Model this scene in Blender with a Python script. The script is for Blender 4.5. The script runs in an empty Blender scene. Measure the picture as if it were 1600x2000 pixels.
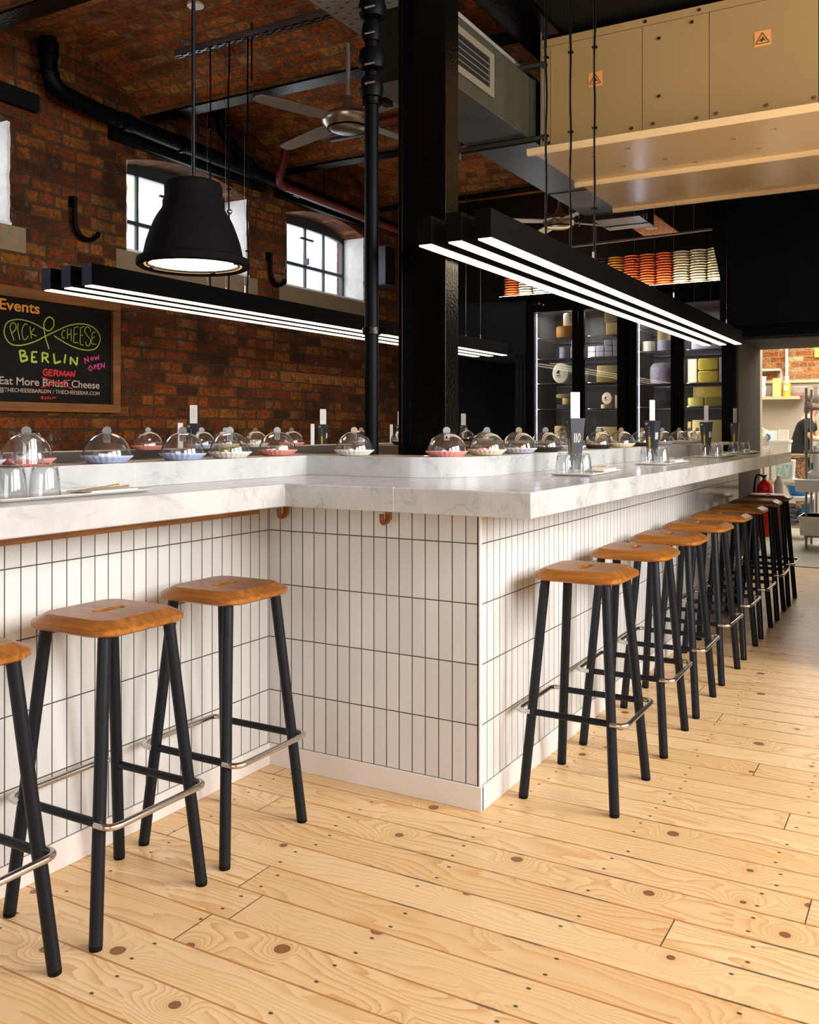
import bpy, bmesh, math, random
from mathutils import Vector, Matrix, noise as mnoise
R = math.radians; PI = math.pi
random.seed(7)
sc = bpy.context.scene
COL = sc.collection

# ------------------------------------------------------------------ camera, world, lights, exposure
cam_d = bpy.data.cameras.new('camera'); cam = bpy.data.objects.new('camera', cam_d); COL.objects.link(cam)
cam.location = (1.3172, -2.7752, 1.263)
cam.rotation_euler = (R(90), 0, math.atan(1038 / 1815.0))
cam_d.sensor_fit = 'HORIZONTAL'; cam_d.sensor_width = 36.0
cam_d.lens = 1815.0 / 1600.0 * 36.0
cam_d.shift_x = 0.0
cam_d.shift_y = (837 - 1000) / 1600.0
cam_d.clip_start = 0.05; cam_d.clip_end = 200
sc.camera = cam
sc.view_settings.view_transform = 'Standard'; sc.view_settings.look = 'None'
sc.view_settings.gamma = 1.0; sc.view_settings.exposure = -0.04
sc.view_settings.use_curve_mapping = False
cy = sc.cycles
cy.use_denoising = True
try: cy.denoiser = 'OPENIMAGEDENOISE'
except Exception: pass
cy.max_bounces = 8; cy.diffuse_bounces = 4; cy.glossy_bounces = 4; cy.transmission_bounces = 6
cy.transparent_max_bounces = 24; cy.caustics_reflective = False; cy.caustics_refractive = False
cy.sample_clamp_indirect = 4.0
cy.use_adaptive_sampling = True; cy.adaptive_threshold = 0.02

W = bpy.data.worlds.new('daylight'); sc.world = W; W.use_nodes = True
W.node_tree.nodes['Background'].inputs[0].default_value = (0.93, 0.97, 1.0, 1)
W.node_tree.nodes['Background'].inputs[1].default_value = 4.0

def area(name, loc, rot, sx, sy, power, col):
    d = bpy.data.lights.new(name, 'AREA'); d.shape = 'RECTANGLE'; d.size = sx; d.size_y = sy
    d.energy = power; d.color = col
    o = bpy.data.objects.new(name, d); COL.objects.link(o); o.location = loc; o.rotation_euler = rot
    return o
# daylight through the large windows of the right wall (outside the frame)
for i, (yy, pw) in enumerate(((-3.6, 40), (-1.2, 170), (1.0, 250))):
    area('window_daylight', (4.42, yy, 2.45), (0, R(83), 0), 1.9, 1.8, pw, (1.0, 0.98, 0.955))
# daylight through the glazed front behind the camera
area('window_daylight', (1.2, -6.1, 1.7), (R(90), 0, 0), 2.4, 2.0, 14, (1.0, 0.97, .93))
# daylight through the small high windows of the brick wall
for y0, y1 in ((-0.33, 1.01), (1.95, 3.30), (3.80, 5.11)):
    area('window_daylight', (-4.35, (y0 + y1) / 2, 2.95), (0, R(-90), 0), 0.6, y1 - y0, 9, (0.88, 0.94, 1.0))
# fridge lights added to brighten the cheeses, then the kitchen ceiling light
for xx in (-1.88, -.85): area('fridge_fill', (xx, 6.50, 2.46), (0, 0, 0), .7, .35, 7, (1.0, .97, .92))
for xx in (-2.33, -1.775, -1.27, -.79): area('fridge_fill_strip', (xx, 6.235, 1.4), (R(90), 0, R(-68)), .025, 2.1, 3.2, (1.0, .96, .90))  # extra strip at each door edge, added to light the cheese fronts
area('kitchen_light', (0.3, 9.9, 3.1), (0, 0, 0), 2.2, 3.6, 290, (1.0, 0.93, 0.82))

# ------------------------------------------------------------------ shader helpers
def new_mat(name):
    m = bpy.data.materials.new(name); m.use_nodes = True
    nt = m.node_tree; b = nt.nodes['Principled BSDF']
    return m, nt, b
def setv(b, **k):
    names = {'color': 'Base Color', 'rough': 'Roughness', 'metal': 'Metallic', 'spec': 'Specular IOR Level', 'ior': 'IOR',
             'emit': 'Emission Color', 'es': 'Emission Strength', 'coat': 'Coat Weight', 'trans': 'Transmission Weight', 'sub': 'Subsurface Weight', 'alpha': 'Alpha', 'sheen': 'Sheen Weight'}
    for a, v in k.items():
        if a in ('color', 'emit') and len(v) == 3: v = (*v, 1)
        b.inputs[names[a]].default_value = v
class G:
    """tiny node-graph writer"""
    def __init__(s, nt): s.nt = nt
    def _in(s, sock, v):
        if isinstance(v, bpy.types.NodeSocket): s.nt.links.new(v, sock)
        elif v is not None: sock.default_value = v
    def m(s, op, a, b=None, c=None, clamp=False):
        n = s.nt.nodes.new('ShaderNodeMath'); n.operation = op; n.use_clamp = clamp
        s._in(n.inputs[0], a); s._in(n.inputs[1], b)
        if c is not None: s._in(n.inputs[2], c)
        return n.outputs[0]
    def xyz(s, v):
        n = s.nt.nodes.new('ShaderNodeSeparateXYZ'); s._in(n.inputs[0], v); return n.outputs
    def comb(s, x=0.0, y=0.0, z=0.0):
        n = s.nt.nodes.new('ShaderNodeCombineXYZ'); s._in(n.inputs[0], x); s._in(n.inputs[1], y); s._in(n.inputs[2], z); return n.outputs[0]
    def coord(s, k='Object'):
        return s.nt.nodes.new('ShaderNodeTexCoord').outputs[k]
    def map(s, v, scale=(1, 1, 1), loc=(0, 0, 0), rot=(0, 0, 0)):
        n = s.nt.nodes.new('ShaderNodeMapping'); s._in(n.inputs[0], v)
        n.inputs['Location'].default_value = loc; n.inputs['Rotation'].default_value = rot; n.inputs['Scale'].default_value = scale
        return n.outputs[0]
    def noise(s, v, scale=5, detail=4, rough=.5, dist=0, out=0):
        n = s.nt.nodes.new('ShaderNodeTexNoise'); s._in(n.inputs['Vector'], v)
        n.inputs['Scale'].default_value = scale; n.inputs['Detail'].default_value = detail
        n.inputs['Roughness'].default_value = rough; n.inputs['Distortion'].default_value = dist
        return n.outputs[out]
    def white(s, v, out=0):
        n = s.nt.nodes.new('ShaderNodeTexWhiteNoise'); n.noise_dimensions = '3D'; s._in(n.inputs['Vector'], v); return n.outputs[out]
    def voro(s, v, scale, rand=1.0, dim='3D'):
        n = s.nt.nodes.new('ShaderNodeTexVoronoi'); n.voronoi_dimensions = dim; s._in(n.inputs['Vector'], v)
        n.inputs['Scale'].default_value = scale; n.inputs['Randomness'].default_value = rand
        return n.outputs
    def ramp(s, f, stops, interp='LINEAR'):
        n = s.nt.nodes.new('ShaderNodeValToRGB'); s._in(n.inputs[0], f); e = n.color_ramp.elements
        n.color_ramp.interpolation = interp
        while len(e) < len(stops): e.new(0.5)
        for i, (p, c) in enumerate(stops):
            e[i].position = p; e[i].color = (*c, 1) if len(c) == 3 else c
        return n.outputs[0]
    def mix(s, f, a, b, mode='MIX'):
        n = s.nt.nodes.new('ShaderNodeMix'); n.data_type = 'RGBA'; n.blend_type = mode; n.clamp_factor = True
        s._in(n.inputs[0], f)
        for k, v in ((6, a), (7, b)):
            if not isinstance(v, bpy.types.NodeSocket) and len(v) == 3: v = (*v, 1)
            s._in(n.inputs[k], v)
        return n.outputs[2]
    def step(s, x, a, b):       # smoothstep a..b
        n = s.nt.nodes.new('ShaderNodeMapRange'); n.interpolation_type = 'SMOOTHSTEP'
        s._in(n.inputs[0], x); n.inputs[1].default_value = a; n.inputs[2].default_value = b
        return n.outputs[0]
    def bump(s, h, strength=.3, dist=.01):
        n = s.nt.nodes.new('ShaderNodeBump'); n.inputs['Strength'].default_value = strength; n.inputs['Distance'].default_value = dist
        s._in(n.inputs['Height'], h); return n.outputs[0]
    def link(s, out, inp): s.nt.links.new(out, inp)

MAT = {}
def simple(name, color, rough=.5, metal=0.0, spec=.5, noise=0.0, nscale=8, bump=0.0, bscale=60, **k):
    m, nt, b = new_mat(name); setv(b, color=color, rough=rough, metal=metal, spec=spec, **k); g = G(nt)
    if noise:
        n = g.noise(g.coord(), nscale, 5, .6)
        c = g.mix(n, [max(0, v * (1 - noise)) for v in color], [min(1, v * (1 + noise)) for v in color])
        g.link(c, b.inputs['Base Color'])
        g.link(g.m('MULTIPLY_ADD', n, rough * .5, rough * .75), b.inputs['Roughness'])
    if bump:
        g.link(g.bump(g.noise(g.coord(), bscale, 3), bump, .003), b.inputs['Normal'])
    MAT[name] = m; return m
def emission(name, color, strength):
    m, nt, b = new_mat(name); setv(b, color=(0, 0, 0), emit=color, es=strength, rough=1.0, spec=0.0); MAT[name] = m; return m

def brick_mat(name, stops, mortar, course=.085, length=.235, white_amt=.3, dark_amt=.5, mort=.010, rough=.9, soot=(.012, .007, .004), bright=1.0):
    m, nt, b = new_mat(name); g = G(nt)
    uv = g.coord('UV')
    nz = g.noise(uv, 9, 3, .6, out=1); n2 = g.noise(uv, 45, 2, .5, out=1)
    def off(v, c, amt):
        n = nt.nodes.new('ShaderNodeVectorMath'); n.operation = 'MULTIPLY_ADD'
        g.link(c, n.inputs[0]); n.inputs[1].default_value = (amt, amt, 0); g.link(v, n.inputs[2]); return n.outputs[0]
    v = off(off(uv, nz, .028), n2, .009)
    def br(length):
        n = nt.nodes.new('ShaderNodeTexBrick'); g.link(v, n.inputs['Vector'])
        n.offset = .5; n.inputs['Scale'].default_value = 1; n.inputs['Color1'].default_value = (0, 0, 0, 1); n.inputs['Color2'].default_value = (1, 1, 1, 1)
        n.inputs['Mortar'].default_value = (0, 0, 0, 1); n.inputs['Mortar Size'].default_value = mort; n.inputs['Mortar Smooth'].default_value = .35
        n.inputs['Bias'].default_value = 0; n.inputs['Brick Width'].default_value = length; n.inputs['Row Height'].default_value = course
        return n
    b1, b2 = br(length), br(length * .5)
    # a course of headers now and then
    row = g.m('FLOOR', g.m('DIVIDE', g.xyz(v)[1], course))
    hd = g.m('GREATER_THAN', g.m('FRACT', g.m('DIVIDE', row, 3.0)), .6)
    rnd = g.mix(hd, b1.outputs['Color'], b2.outputs['Color']); fac = g.m('ADD', g.m('MULTIPLY', b1.outputs['Fac'], g.m('SUBTRACT', 1, hd)), g.m('MULTIPLY', b2.outputs['Fac'], hd))
    base = g.ramp(rnd, stops)
    fine = g.noise(uv, 38, 6, .65); base = g.mix(g.step(fine, .38, .66), base, g.mix(.62, base, (.015, .008, .003))); med = g.noise(uv, 11, 5, .7); base = g.mix(g.m('MULTIPLY', g.step(med, .42, .65), .5), base, (.03, .014, .004))
    wp = g.step(g.noise(uv, 5.5, 7, .72), .56, .68)
    base = g.mix(g.m('MULTIPLY', wp, white_amt), base, (.42, .33, .25))
    col = g.mix(fac, base, mortar)
    dk = g.step(g.noise(g.map(uv, (1, 1, 1), (3, 5, 0)), 1.6, 6, .7), .42, .68)
    col = g.mix(g.m('MULTIPLY', dk, dark_amt), col, soot)
    g.link(col, b.inputs['Base Color']); setv(b, rough=rough, spec=.25)
    hgt = g.m('ADD', g.m('MULTIPLY', g.m('SUBTRACT', 1, fac), 1.0), g.m('MULTIPLY', fine, .5))
    g.link(g.bump(hgt, .8, .012), b.inputs['Normal'])
    MAT[name] = m; return m

brick_mat('brick_wall', [(0, (.060, .014, .003)), (.35, (.200, .040, .005)), (.7, (.310, .074, .010)), (1, (.310, .115, .016))], (.070, .038, .012), white_amt=.30, dark_amt=.65)
brick_mat('brick_vault', [(0, (.34, .085, .018)), (.4, (.62, .150, .026)), (.75, (.74, .210, .042)), (1, (.74, .33, .085))], (.24, .14, .06), white_amt=.7, dark_amt=.5)
brick_mat('brick_kitchen', [(0, (.42, .12, .03)), (.4, (.62, .22, .06)), (.75, (.70, .30, .10)), (1, (.80, .58, .32))], (.34, .25, .17), white_amt=.3, dark_amt=.05)

def floor_mat():
    m, nt, b = new_mat('pine_planks'); g = G(nt)
    p = g.coord(); x, y, z = g.xyz(p)
    v = g.m('DIVIDE', g.m('ADD', y, .503), .1425)
    row = g.m('FLOOR', v); fv = g.m('FRACT', v)
    rr = g.white(g.comb(row, 3.3, 1.0))
    u = g.m('DIVIDE', g.m('MULTIPLY_ADD', rr, 7.0, x), 1.9)
    pid = g.m('FLOOR', u); fu = g.m('FRACT', u)
    rnd = g.white(g.comb(row, pid, .5), out=1); rx, ry, rz = g.xyz(rnd)
    # knots
    vp = g.comb(g.m('ADD', x, g.m('MULTIPLY', rx, 5)), y, 0.0)
    wob = g.noise(p, 18, 2, .5)
    kn = g.voro(vp, 5.2, 1.0, '2D'); kd = g.m('DIVIDE', kn[0], 5.2); kr = g.xyz(kn[1])
    kon = g.m('GREATER_THAN', kr[0], .72)
    ksize = g.m('MULTIPLY_ADD', kr[1], .013, .006)
    kdd = g.m('ADD', kd, g.m('MULTIPLY', g.m('SUBTRACT', wob, .5), .012))
    knot = g.m('MULTIPLY', kon, g.m('SUBTRACT', 1, g.step(g.m('SUBTRACT', kdd, ksize), -.002, .003)))
    ring = g.m('MULTIPLY', kon, g.m('SUBTRACT', 1, g.step(g.m('ABSOLUTE', g.m('SUBTRACT', kdd, ksize)), 0.0, .003)))
    swirl = g.m('MULTIPLY', kon, g.m('EXPONENT', g.m('MULTIPLY', kd, -26.0)))
    # growth rings
    gv = g.comb(g.m('MULTIPLY_ADD', rx, 9, g.m('MULTIPLY', x, 1.25)), g.m('MULTIPLY_ADD', ry, 9, g.m('MULTIPLY', y, 5.5)), rz)
    nlow = g.noise(gv, 1.0, 2, .45)
    field = g.m('ADD', g.m('ADD', g.m('MULTIPLY', nlow, 15.0), g.m('MULTIPLY', y, 38.0)), g.m('MULTIPLY', swirl, 9.0))
    field = g.m('ADD', field, g.m('MULTIPLY', g.noise(g.map(p, (6, 60, 1)), 1, 2, .5), .5))
    s1 = g.m('POWER', g.m('FRACT', field), 2.6)
    fine = g.noise(g.map(p, (5, 190, 1)), 1, 3, .6)
    lines = g.m('MULTIPLY', s1, g.m('MULTIPLY_ADD', rz, .5, .45))
    base = g.mix(rx, (.73, .50, .25), (.83, .61, .345))
    base = g.mix(g.m('MULTIPLY', lines, .95), base, (.56, .265, .065))
    base = g.mix(g.m('MULTIPLY', g.m('SUBTRACT', fine, .35), .35), base, (.50, .27, .10))
    patch = g.step(g.noise(g.map(gv, (1, 1, 1)), 1.7, 3, .6), .56, .74)
    base = g.mix(g.m('MULTIPLY', patch, .38), base, (.66, .33, .08))
    base = g.mix(g.m('MULTIPLY', g.step(swirl, .25, .8), .35), base, (.55, .28, .09))
    kc = g.mix(g.noise(p, 150, 2), (.16, .055, .02), (.36, .16, .065))
    base = g.mix(knot, base, kc); base = g.mix(g.m('MULTIPLY', ring, .65), base, (.07, .025, .01))
    # nail holes in pairs on the joist lines
    jx = g.m('MULTIPLY', g.m('SUBTRACT', g.m('FRACT', g.m('MULTIPLY_ADD', x, 2.4, .3)), .5), 1 / 2.4)
    jx = g.m('ADD', jx, g.m('MULTIPLY', g.m('SUBTRACT', rr, .5), .05))
    nails = None
    for fy in (.24, .76):
        dy = g.m('MULTIPLY', g.m('SUBTRACT', fv, fy), .1425)
        d = g.m('SQRT', g.m('ADD', g.m('POWER', g.m('MULTIPLY', jx, .75), 2), g.m('POWER', dy, 2)))
        k = g.m('SUBTRACT', 1, g.step(d, .0026, .0060))
        k = g.m('MULTIPLY', k, g.m('GREATER_THAN', g.white(g.comb(row, g.m('FLOOR', g.m('MULTIPLY_ADD', x, 2.4, .3)), fy)), .2))
        nails = k if nails is None else g.m('MAXIMUM', nails, k)
    base = g.mix(g.m('MULTIPLY', nails, .92), base, (.03, .016, .01))
    # joints between boards
    e1 = g.m('MINIMUM', fv, g.m('SUBTRACT', 1, fv))
    gn = g.noise(g.map(p, (3, 1, 1)), 1, 4, .6)
    gapw = g.m('MULTIPLY_ADD', gn, .034, .010)
    gap = g.m('SUBTRACT', 1, g.step(g.m('DIVIDE', e1, gapw), .55, 1.1))
    gc = g.mix(g.step(gn, .54, .62), (.40, .155, .03), (.05, .028, .014))
    base = g.mix(g.m('MULTIPLY', gap, .85), base, gc)
    e2 = g.m('MULTIPLY', g.m('MINIMUM', fu, g.m('SUBTRACT', 1, fu)), 1.9)
    joint = g.m('SUBTRACT', 1, g.step(e2, .0010, .0026))
    base = g.mix(g.m('MULTIPLY', joint, .9), base, (.06, .035, .018))
    g.link(base, b.inputs['Base Color'])
    g.link(g.m('MULTIPLY_ADD', g.noise(p, 3, 4, .6), .16, .26), b.inputs['Roughness']); setv(b, spec=.32)
    h = g.m('ADD', g.m('SUBTRACT', g.m('MULTIPLY', fine, .12), g.m('MULTIPLY', gap, .35)), g.m('MULTIPLY', joint, -.8))
    h = g.m('SUBTRACT', h, g.m('MULTIPLY', nails, .8))
    g.link(g.bump(h, .35, .004), b.inputs['Normal'])
    MAT['pine_planks'] = m
floor_mat()

def marble_mat(name='marble', base=(.485, .49, .485)):
    m, nt, b = new_mat(name); g = G(nt); p = g.coord('Object')
    n1 = g.noise(g.map(p, (1, .6, 1), rot=(0.3, 0.2, .6)), 3.4, 9, .62, .7)
    vein = g.m('SUBTRACT', 1, g.step(g.m('ABSOLUTE', g.m('SUBTRACT', n1, .5)), 0, .022))
    cloud = g.noise(p, 5, 6, .6); v2 = g.noise(g.map(p, (3, 1.2, 3), rot=(0, .5, .8)), 7, 8, .7, 1.0)
    c = g.mix(g.step(cloud, .35, .7), [min(1, v * 1.06) for v in base], [v * .86 for v in base])
    c = g.mix(g.m('MULTIPLY', vein, g.m('MULTIPLY', g.step(cloud, .36, .62), .50)), c, (.25, .26, .27))
    c = g.mix(g.m('MULTIPLY', g.step(v2, .55, .68), .38), c, (.33, .34, .35))
    g.link(c, b.inputs['Base Color']); setv(b, rough=.16, spec=.5); MAT[name] = m
marble_mat()

def tile_mat():
    m, nt, b = new_mat('white_tile'); g = G(nt)
    p = g.coord('UV'); u, z, _ = g.xyz(p)          # u runs along the face from the corner, v is height
    tw, th = .0515, .2
    a = g.m('DIVIDE', u, tw); c = g.m('DIVIDE', g.m('SUBTRACT', z, .082), th)
    fa, fc = g.m('FRACT', a), g.m('FRACT', c)
    da = g.m('MULTIPLY', g.m('MINIMUM', fa, g.m('SUBTRACT', 1, fa)), tw); dc = g.m('MULTIPLY', g.m('MINIMUM', fc, g.m('SUBTRACT', 1, fc)), th)
    d = g.m('MINIMUM', da, dc)
    grout = g.m('SUBTRACT', 1, g.step(d, .0013, .0023))
    rnd = g.white(g.comb(g.m('FLOOR', a), g.m('FLOOR', c), .3), out=1); r = g.xyz(rnd)
    col = g.mix(r[0], (.60, .595, .58), (.66, .655, .64))
    col = g.mix(grout, col, (.05, .047, .04)); g.link(col, b.inputs['Base Color'])
    g.link(g.m('MULTIPLY_ADD', grout, .6, .10), b.inputs['Roughness'])
    tilt = g.m('ADD', g.m('MULTIPLY', g.m('SUBTRACT', fa, .5), g.m('MULTIPLY', g.m('SUBTRACT', r[1], .5), .9)), g.m('MULTIPLY', g.m('SUBTRACT', fc, .5), g.m('MULTIPLY', g.m('SUBTRACT', r[2], .5), 1.2)))
    h = g.m('ADD', g.step(d, .0008, .0040), g.m('MULTIPLY', tilt, .35))
    h = g.m('ADD', h, g.m('MULTIPLY', g.noise(p, 14, 2), .35))
    g.link(g.bump(h, .5, .0022), b.inputs['Normal'])
    MAT['white_tile'] = m
tile_mat()

def wood(name, c1, c2, rough=.35, axis=0, sc_=1.0):
    m, nt, b = new_mat(name); g = G(nt); p = g.coord('Object')
    s = [70, 70, 70]; s[axis] = 5
    n = g.noise(g.map(p, [v * sc_ for v in s]), 1, 4, .6, .3)
    s2 = [18, 18, 18]; s2[axis] = 1.6
    n2 = g.noise(g.map(p, [v * sc_ for v in s2]), 1, 2, .5, .6)
    c = g.mix(g.step(n, .35, .7), c1, c2); c = g.mix(g.m('MULTIPLY', g.step(n2, .4, .65), .4), c, [v * .6 for v in c2])
    g.link(c, b.inputs['Base Color']); setv(b, rough=rough); g.link(g.bump(n, .12, .002), b.inputs['Normal']); MAT[name] = m
wood('oak_seat', (.36, .128, .017), (.20, .062, .007), .30, 0)
wood('oak_rail', (.42, .18, .045), (.26, .095, .02), .5, 1)
wood('board_frame', (.24, .085, .014), (.16, .05, .008), .5, 1)
wood('pale_shelf', (.66, .52, .31), (.58, .44, .25), .5, 0)

def glass_mat(name, tint=(1, 1, 1), ior=1.5, rough=.0, boost=1.0, haze=0.0, pw=5.0):
    m, nt, b = new_mat(name); g = G(nt); nt.nodes.remove(b); out = nt.nodes['Material Output']
    t = nt.nodes.new('ShaderNodeBsdfTransparent'); t.inputs[0].default_value = (*tint, 1)
    gl = nt.nodes.new('ShaderNodeBsdfGlossy'); gl.inputs['Roughness'].default_value = rough
    lw = nt.nodes.new('ShaderNodeLayerWeight'); lw.inputs[0].default_value = .5
    f0 = ((ior - 1) / (ior + 1)) ** 2
    mx = nt.nodes.new('ShaderNodeMixShader'); f = g.m('MULTIPLY', g.m('MULTIPLY_ADD', g.m('POWER', lw.outputs['Facing'], pw), 1 - f0, f0), boost, clamp=True)
    g.link(f, mx.inputs[0]); g.link(t.outputs[0], mx.inputs[1]); g.link(gl.outputs[0], mx.inputs[2])
    res = mx.outputs[0]
    if haze:
        df = nt.nodes.new('ShaderNodeBsdfDiffuse'); df.inputs[0].default_value = (.8, .8, .8, 1)
        m2 = nt.nodes.new('ShaderNodeMixShader'); m2.inputs[0].default_value = haze
        g.link(res, m2.inputs[1]); g.link(df.outputs[0], m2.inputs[2]); res = m2.outputs[0]
    g.link(res, out.inputs[0]); MAT[name] = m
glass_mat('dome_glass', (.98, .98, .97), 1.5, .0, 2.1, .01)
glass_mat('tumbler_glass', (.93, .94, .94), 1.5, .0, 1.7, .02, 3.6)
glass_mat('door_glass', (.93, .94, .95), 1.5, .0, .9)
glass_mat('window_glass', (.97, .98, 1), 1.45, .0, 1.0)
glass_mat('clear_plastic', (.93, .93, .92), 1.45, .1, 1.5, .15)

simple('navy_metal', (.0035, .005, .009), .42, .0, .28, bump=.05, bscale=400)
simple('chrome', (.62, .60, .57), .22, 1.0)
simple('steel_brushed', (.075, .068, .064), .6, 0, .08, noise=.15, nscale=3)
simple('skirting_white', (.72, .67, .63), .5, noise=.05, nscale=12, bump=.25, bscale=40)
simple('black_gloss', (.0015, .001, .0008), .24, 0, .22, bump=.6, bscale=70)
simple('black_pipe', (.0015, .0015, .002), .45, 0, .08, bump=.2, bscale=200)
simple('black_matte', (.0035, .003, .003), .6, 0, .15)
simple('black_lamp', (.002, .0018, .0018), .5, 0, .10)
simple('lamp_end_navy', (.035, .055, .11), .45, 0, .5, noise=.35, nscale=30)
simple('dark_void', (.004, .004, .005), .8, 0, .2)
simple('navy_panel', (.011, .014, .020), .5, 0, .3, noise=.25, nscale=4)
simple('dark_wall', (.012, .008, .005), .7, 0, .3, noise=.2, nscale=3)
simple('pendant_black', (.005, .0046, .0046), .8, 0, .08, bump=.5, bscale=160)
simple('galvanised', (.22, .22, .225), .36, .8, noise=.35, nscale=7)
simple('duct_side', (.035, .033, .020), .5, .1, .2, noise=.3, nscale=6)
simple('galv_tray', (.30, .27, .235), .5, .4, noise=.1, nscale=8)
simple('grille_beige', (.13, .105, .07), .5)
simple('unit_beige', (.35, .215, .082), .45, 0, .3, noise=.08, nscale=3)
simple('unit_beige_lit', (.80, .55, .27), .22, 0, .5, noise=.04, nscale=2)  # paler than the casing; light from below is put into this colour
simple('red_pipe', (.15, .012, .006), .45, 0, .5, noise=.2)
simple('pipe_tape', (.50, .33, .15), .6)
simple('fan_brass', (.46, .40, .32), .3, .9, noise=.1, nscale=20)
simple('fan_blade', (.44, .42, .39), .45, .3, noise=.1)
simple('sticker_orange', (.75, .30, .07), .6)
simple('panel_lit_orange', (.75, .26, .06), .7, noise=.3, nscale=12)  # orange light on the ceiling panel, put into its colour
simple('ink_black', (.01, .01, .01), .7)
simple('stone_sill', (.22, .15, .085), .9, noise=.3, nscale=20, bump=.6, bscale=40)
simple('reveal_white', (.72, .70, .67), .9, noise=.25, nscale=14, bump=1.0, bscale=22)
simple('window_bar', (.02, .028, .03), .5)
simple('plaster', (.62, .60, .57), .9)
simple('facade', (.5, .5, .5), .9, noise=.1)
simple('facade_window', (.22, .25, .30), .3)
simple('leaf', (.45, .62, .30), .8, noise=.4, nscale=9)
simple('kitchen_floor', (.30, .29, .25), .45, noise=.15, nscale=4)
simple('kitchen_panel', (.40, .34, .27), .6, noise=.06, nscale=1.5)
simple('kitchen_wall', (.62, .56, .45), .8)
simple('paper_white', (.86, .85, .86), .6)
simple('card_slate', (.028, .032, .044), .4, 0, .5)
simple('card_yellow', (.80, .52, .04), .5)
simple('card_cream', (.80, .76, .68), .6)
simple('print_light', (.75, .73, .70), .6)
simple('tray_light', (.76, .73, .68), .4, 0, noise=.08)
simple('cutlery', (.80, .66, .42), .2, .9)
simple('plate_pink', (.78, .30, .27), .3)
simple('plate_cream', (.82, .74, .58), .3)
simple('plate_white', (.82, .81, .78), .3)
simple('plate_blue', (.44, .53, .78), .3)
simple('plate_lilac', (.66, .68, .82), .3)
simple('plate_black', (.03, .028, .026), .35)
simple('plate_yellow', (.75, .36, .05), .4)
simple('plate_orange', (.80, .17, .06), .4)
simple('tag_smoke', (.16, .155, .15), .35, 0, .5)
simple('tag_clear', (.33, .35, .36), .25)
simple('knob_amber', (.26, .17, .09), .3)
simple('cheese_white', (.86, .82, .72), .6, noise=.08, nscale=60)
simple('cheese_cream', (.80, .70, .48), .6, noise=.12, nscale=40)
simple('cheese_yellow', (.78, .55, .20), .55, noise=.1, nscale=40)
simple('cheese_orange', (.72, .30, .03), .5, noise=.2, nscale=15)
simple('cheese_blue_vein', (.72, .69, .55), .6, noise=.35, nscale=70)
simple('ham', (.80, .36, .28), .5, noise=.25, nscale=50)
simple('meat_dark', (.16, .035, .02), .5, noise=.5, nscale=60)
simple('pickle', (.22, .25, .05), .4, noise=.4, nscale=60)
simple('nut', (.40, .20, .08), .5, noise=.3, nscale=80)
simple('cracker', (.72, .50, .27), .7, noise=.2, nscale=60)
simple('wax_olive', (.34, .29, .09), .45, noise=.2, nscale=12)
simple('rind_grey', (.11, .12, .14), .8, noise=.4, nscale=60)
simple('rind_tan', (.52, .38, .17), .75, noise=.35, nscale=25)
simple('paper_wrap', (.55, .52, .60), .6, noise=.12, nscale=20)
simple('film_yellow', (.62, .47, .06), .35, noise=.3, nscale=18)
simple('film_olive', (.28, .24, .04), .4, noise=.2, nscale=10)
simple('box_pine', (.68, .47, .30), .6, noise=.1, nscale=10)
simple('box_cream', (.70, .62, .45), .6)
simple('cardboard', (.52, .40, .16), .7, noise=.1, nscale=6)
simple('cloth_rind', (.36, .31, .36), .9, noise=.5, nscale=22)
simple('dark_rind', (.035, .032, .035), .8, noise=.8, nscale=70)
simple('fridge_inside', (.075, .065, .06), .6, noise=.12, nscale=3)
simple('wire_shelf', (.22, .22, .25), .3, .9)
simple('plastic_white', (.84, .84, .86), .4)
simple('label_cyan', (.42, .72, .80), .5)
simple('basin_blue', (.02, .20, .50), .35)
simple('bag_silver', (.45, .46, .52), .25, .5, noise=.6, nscale=12)
simple('red_paint', (.70, .01, .01), .25)
simple('box_yellow', (.82, .60, .20), .6)
simple('oil_yellow', (.72, .50, .05), .3)
simple('sauce_red', (.40, .05, .02), .4)
simple('skin', (.72, .38, .24), .5, sub=.05)
simple('hair_brown', (.09, .04, .02), .5)
simple('shirt_black', (.007, .0065, .008), .8)
simple('board_black', (.007, .005, .0035), .5, 0, .15)
simple('chalk_orange', (.85, .32, .03), .7)
simple('chalk_lime', (.42, .50, .06), .7)
simple('chalk_pink', (.62, .05, .26), .7)
simple('chalk_red', (.50, .015, .02), .7)
simple('chalk_white', (.44, .34, .27), .7)
simple('brown_laminate', (.085, .050, .020), .45, noise=.15, nscale=6)
simple('belt_steel', (.55, .46, .36), .35, .2, noise=.15, nscale=12)
simple('speaker_grey', (.045, .050, .055), .5)
simple('green_label', (.02, .30, .12), .5)
def leopard():
    m, nt, b = new_mat('leopard_cloth'); g = G(nt)
    v = g.voro(g.coord(), 44); k = g.step(g.m('ABSOLUTE', g.m('SUBTRACT', v[0], .38)), .05, .14)
    g.link(g.mix(k, (.025, .012, .008), (.34, .17, .08)), b.inputs['Base Color']); setv(b, rough=.8); MAT['leopard_cloth'] = m
leopard()
emission('led_warm', (1.0, .80, .56), 5.5)
emission('pendant_glow', (1.0, .88, .70), 8.0)
emission('ring_glow', (1.0, .60, .22), .8)
emission('led_cold', (.80, .88, 1.0), 40.0)
emission('led_shelf', (1.0, .72, .45), 80.0)
emission('led_red', (1.0, .03, .05), 3.0)

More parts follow.
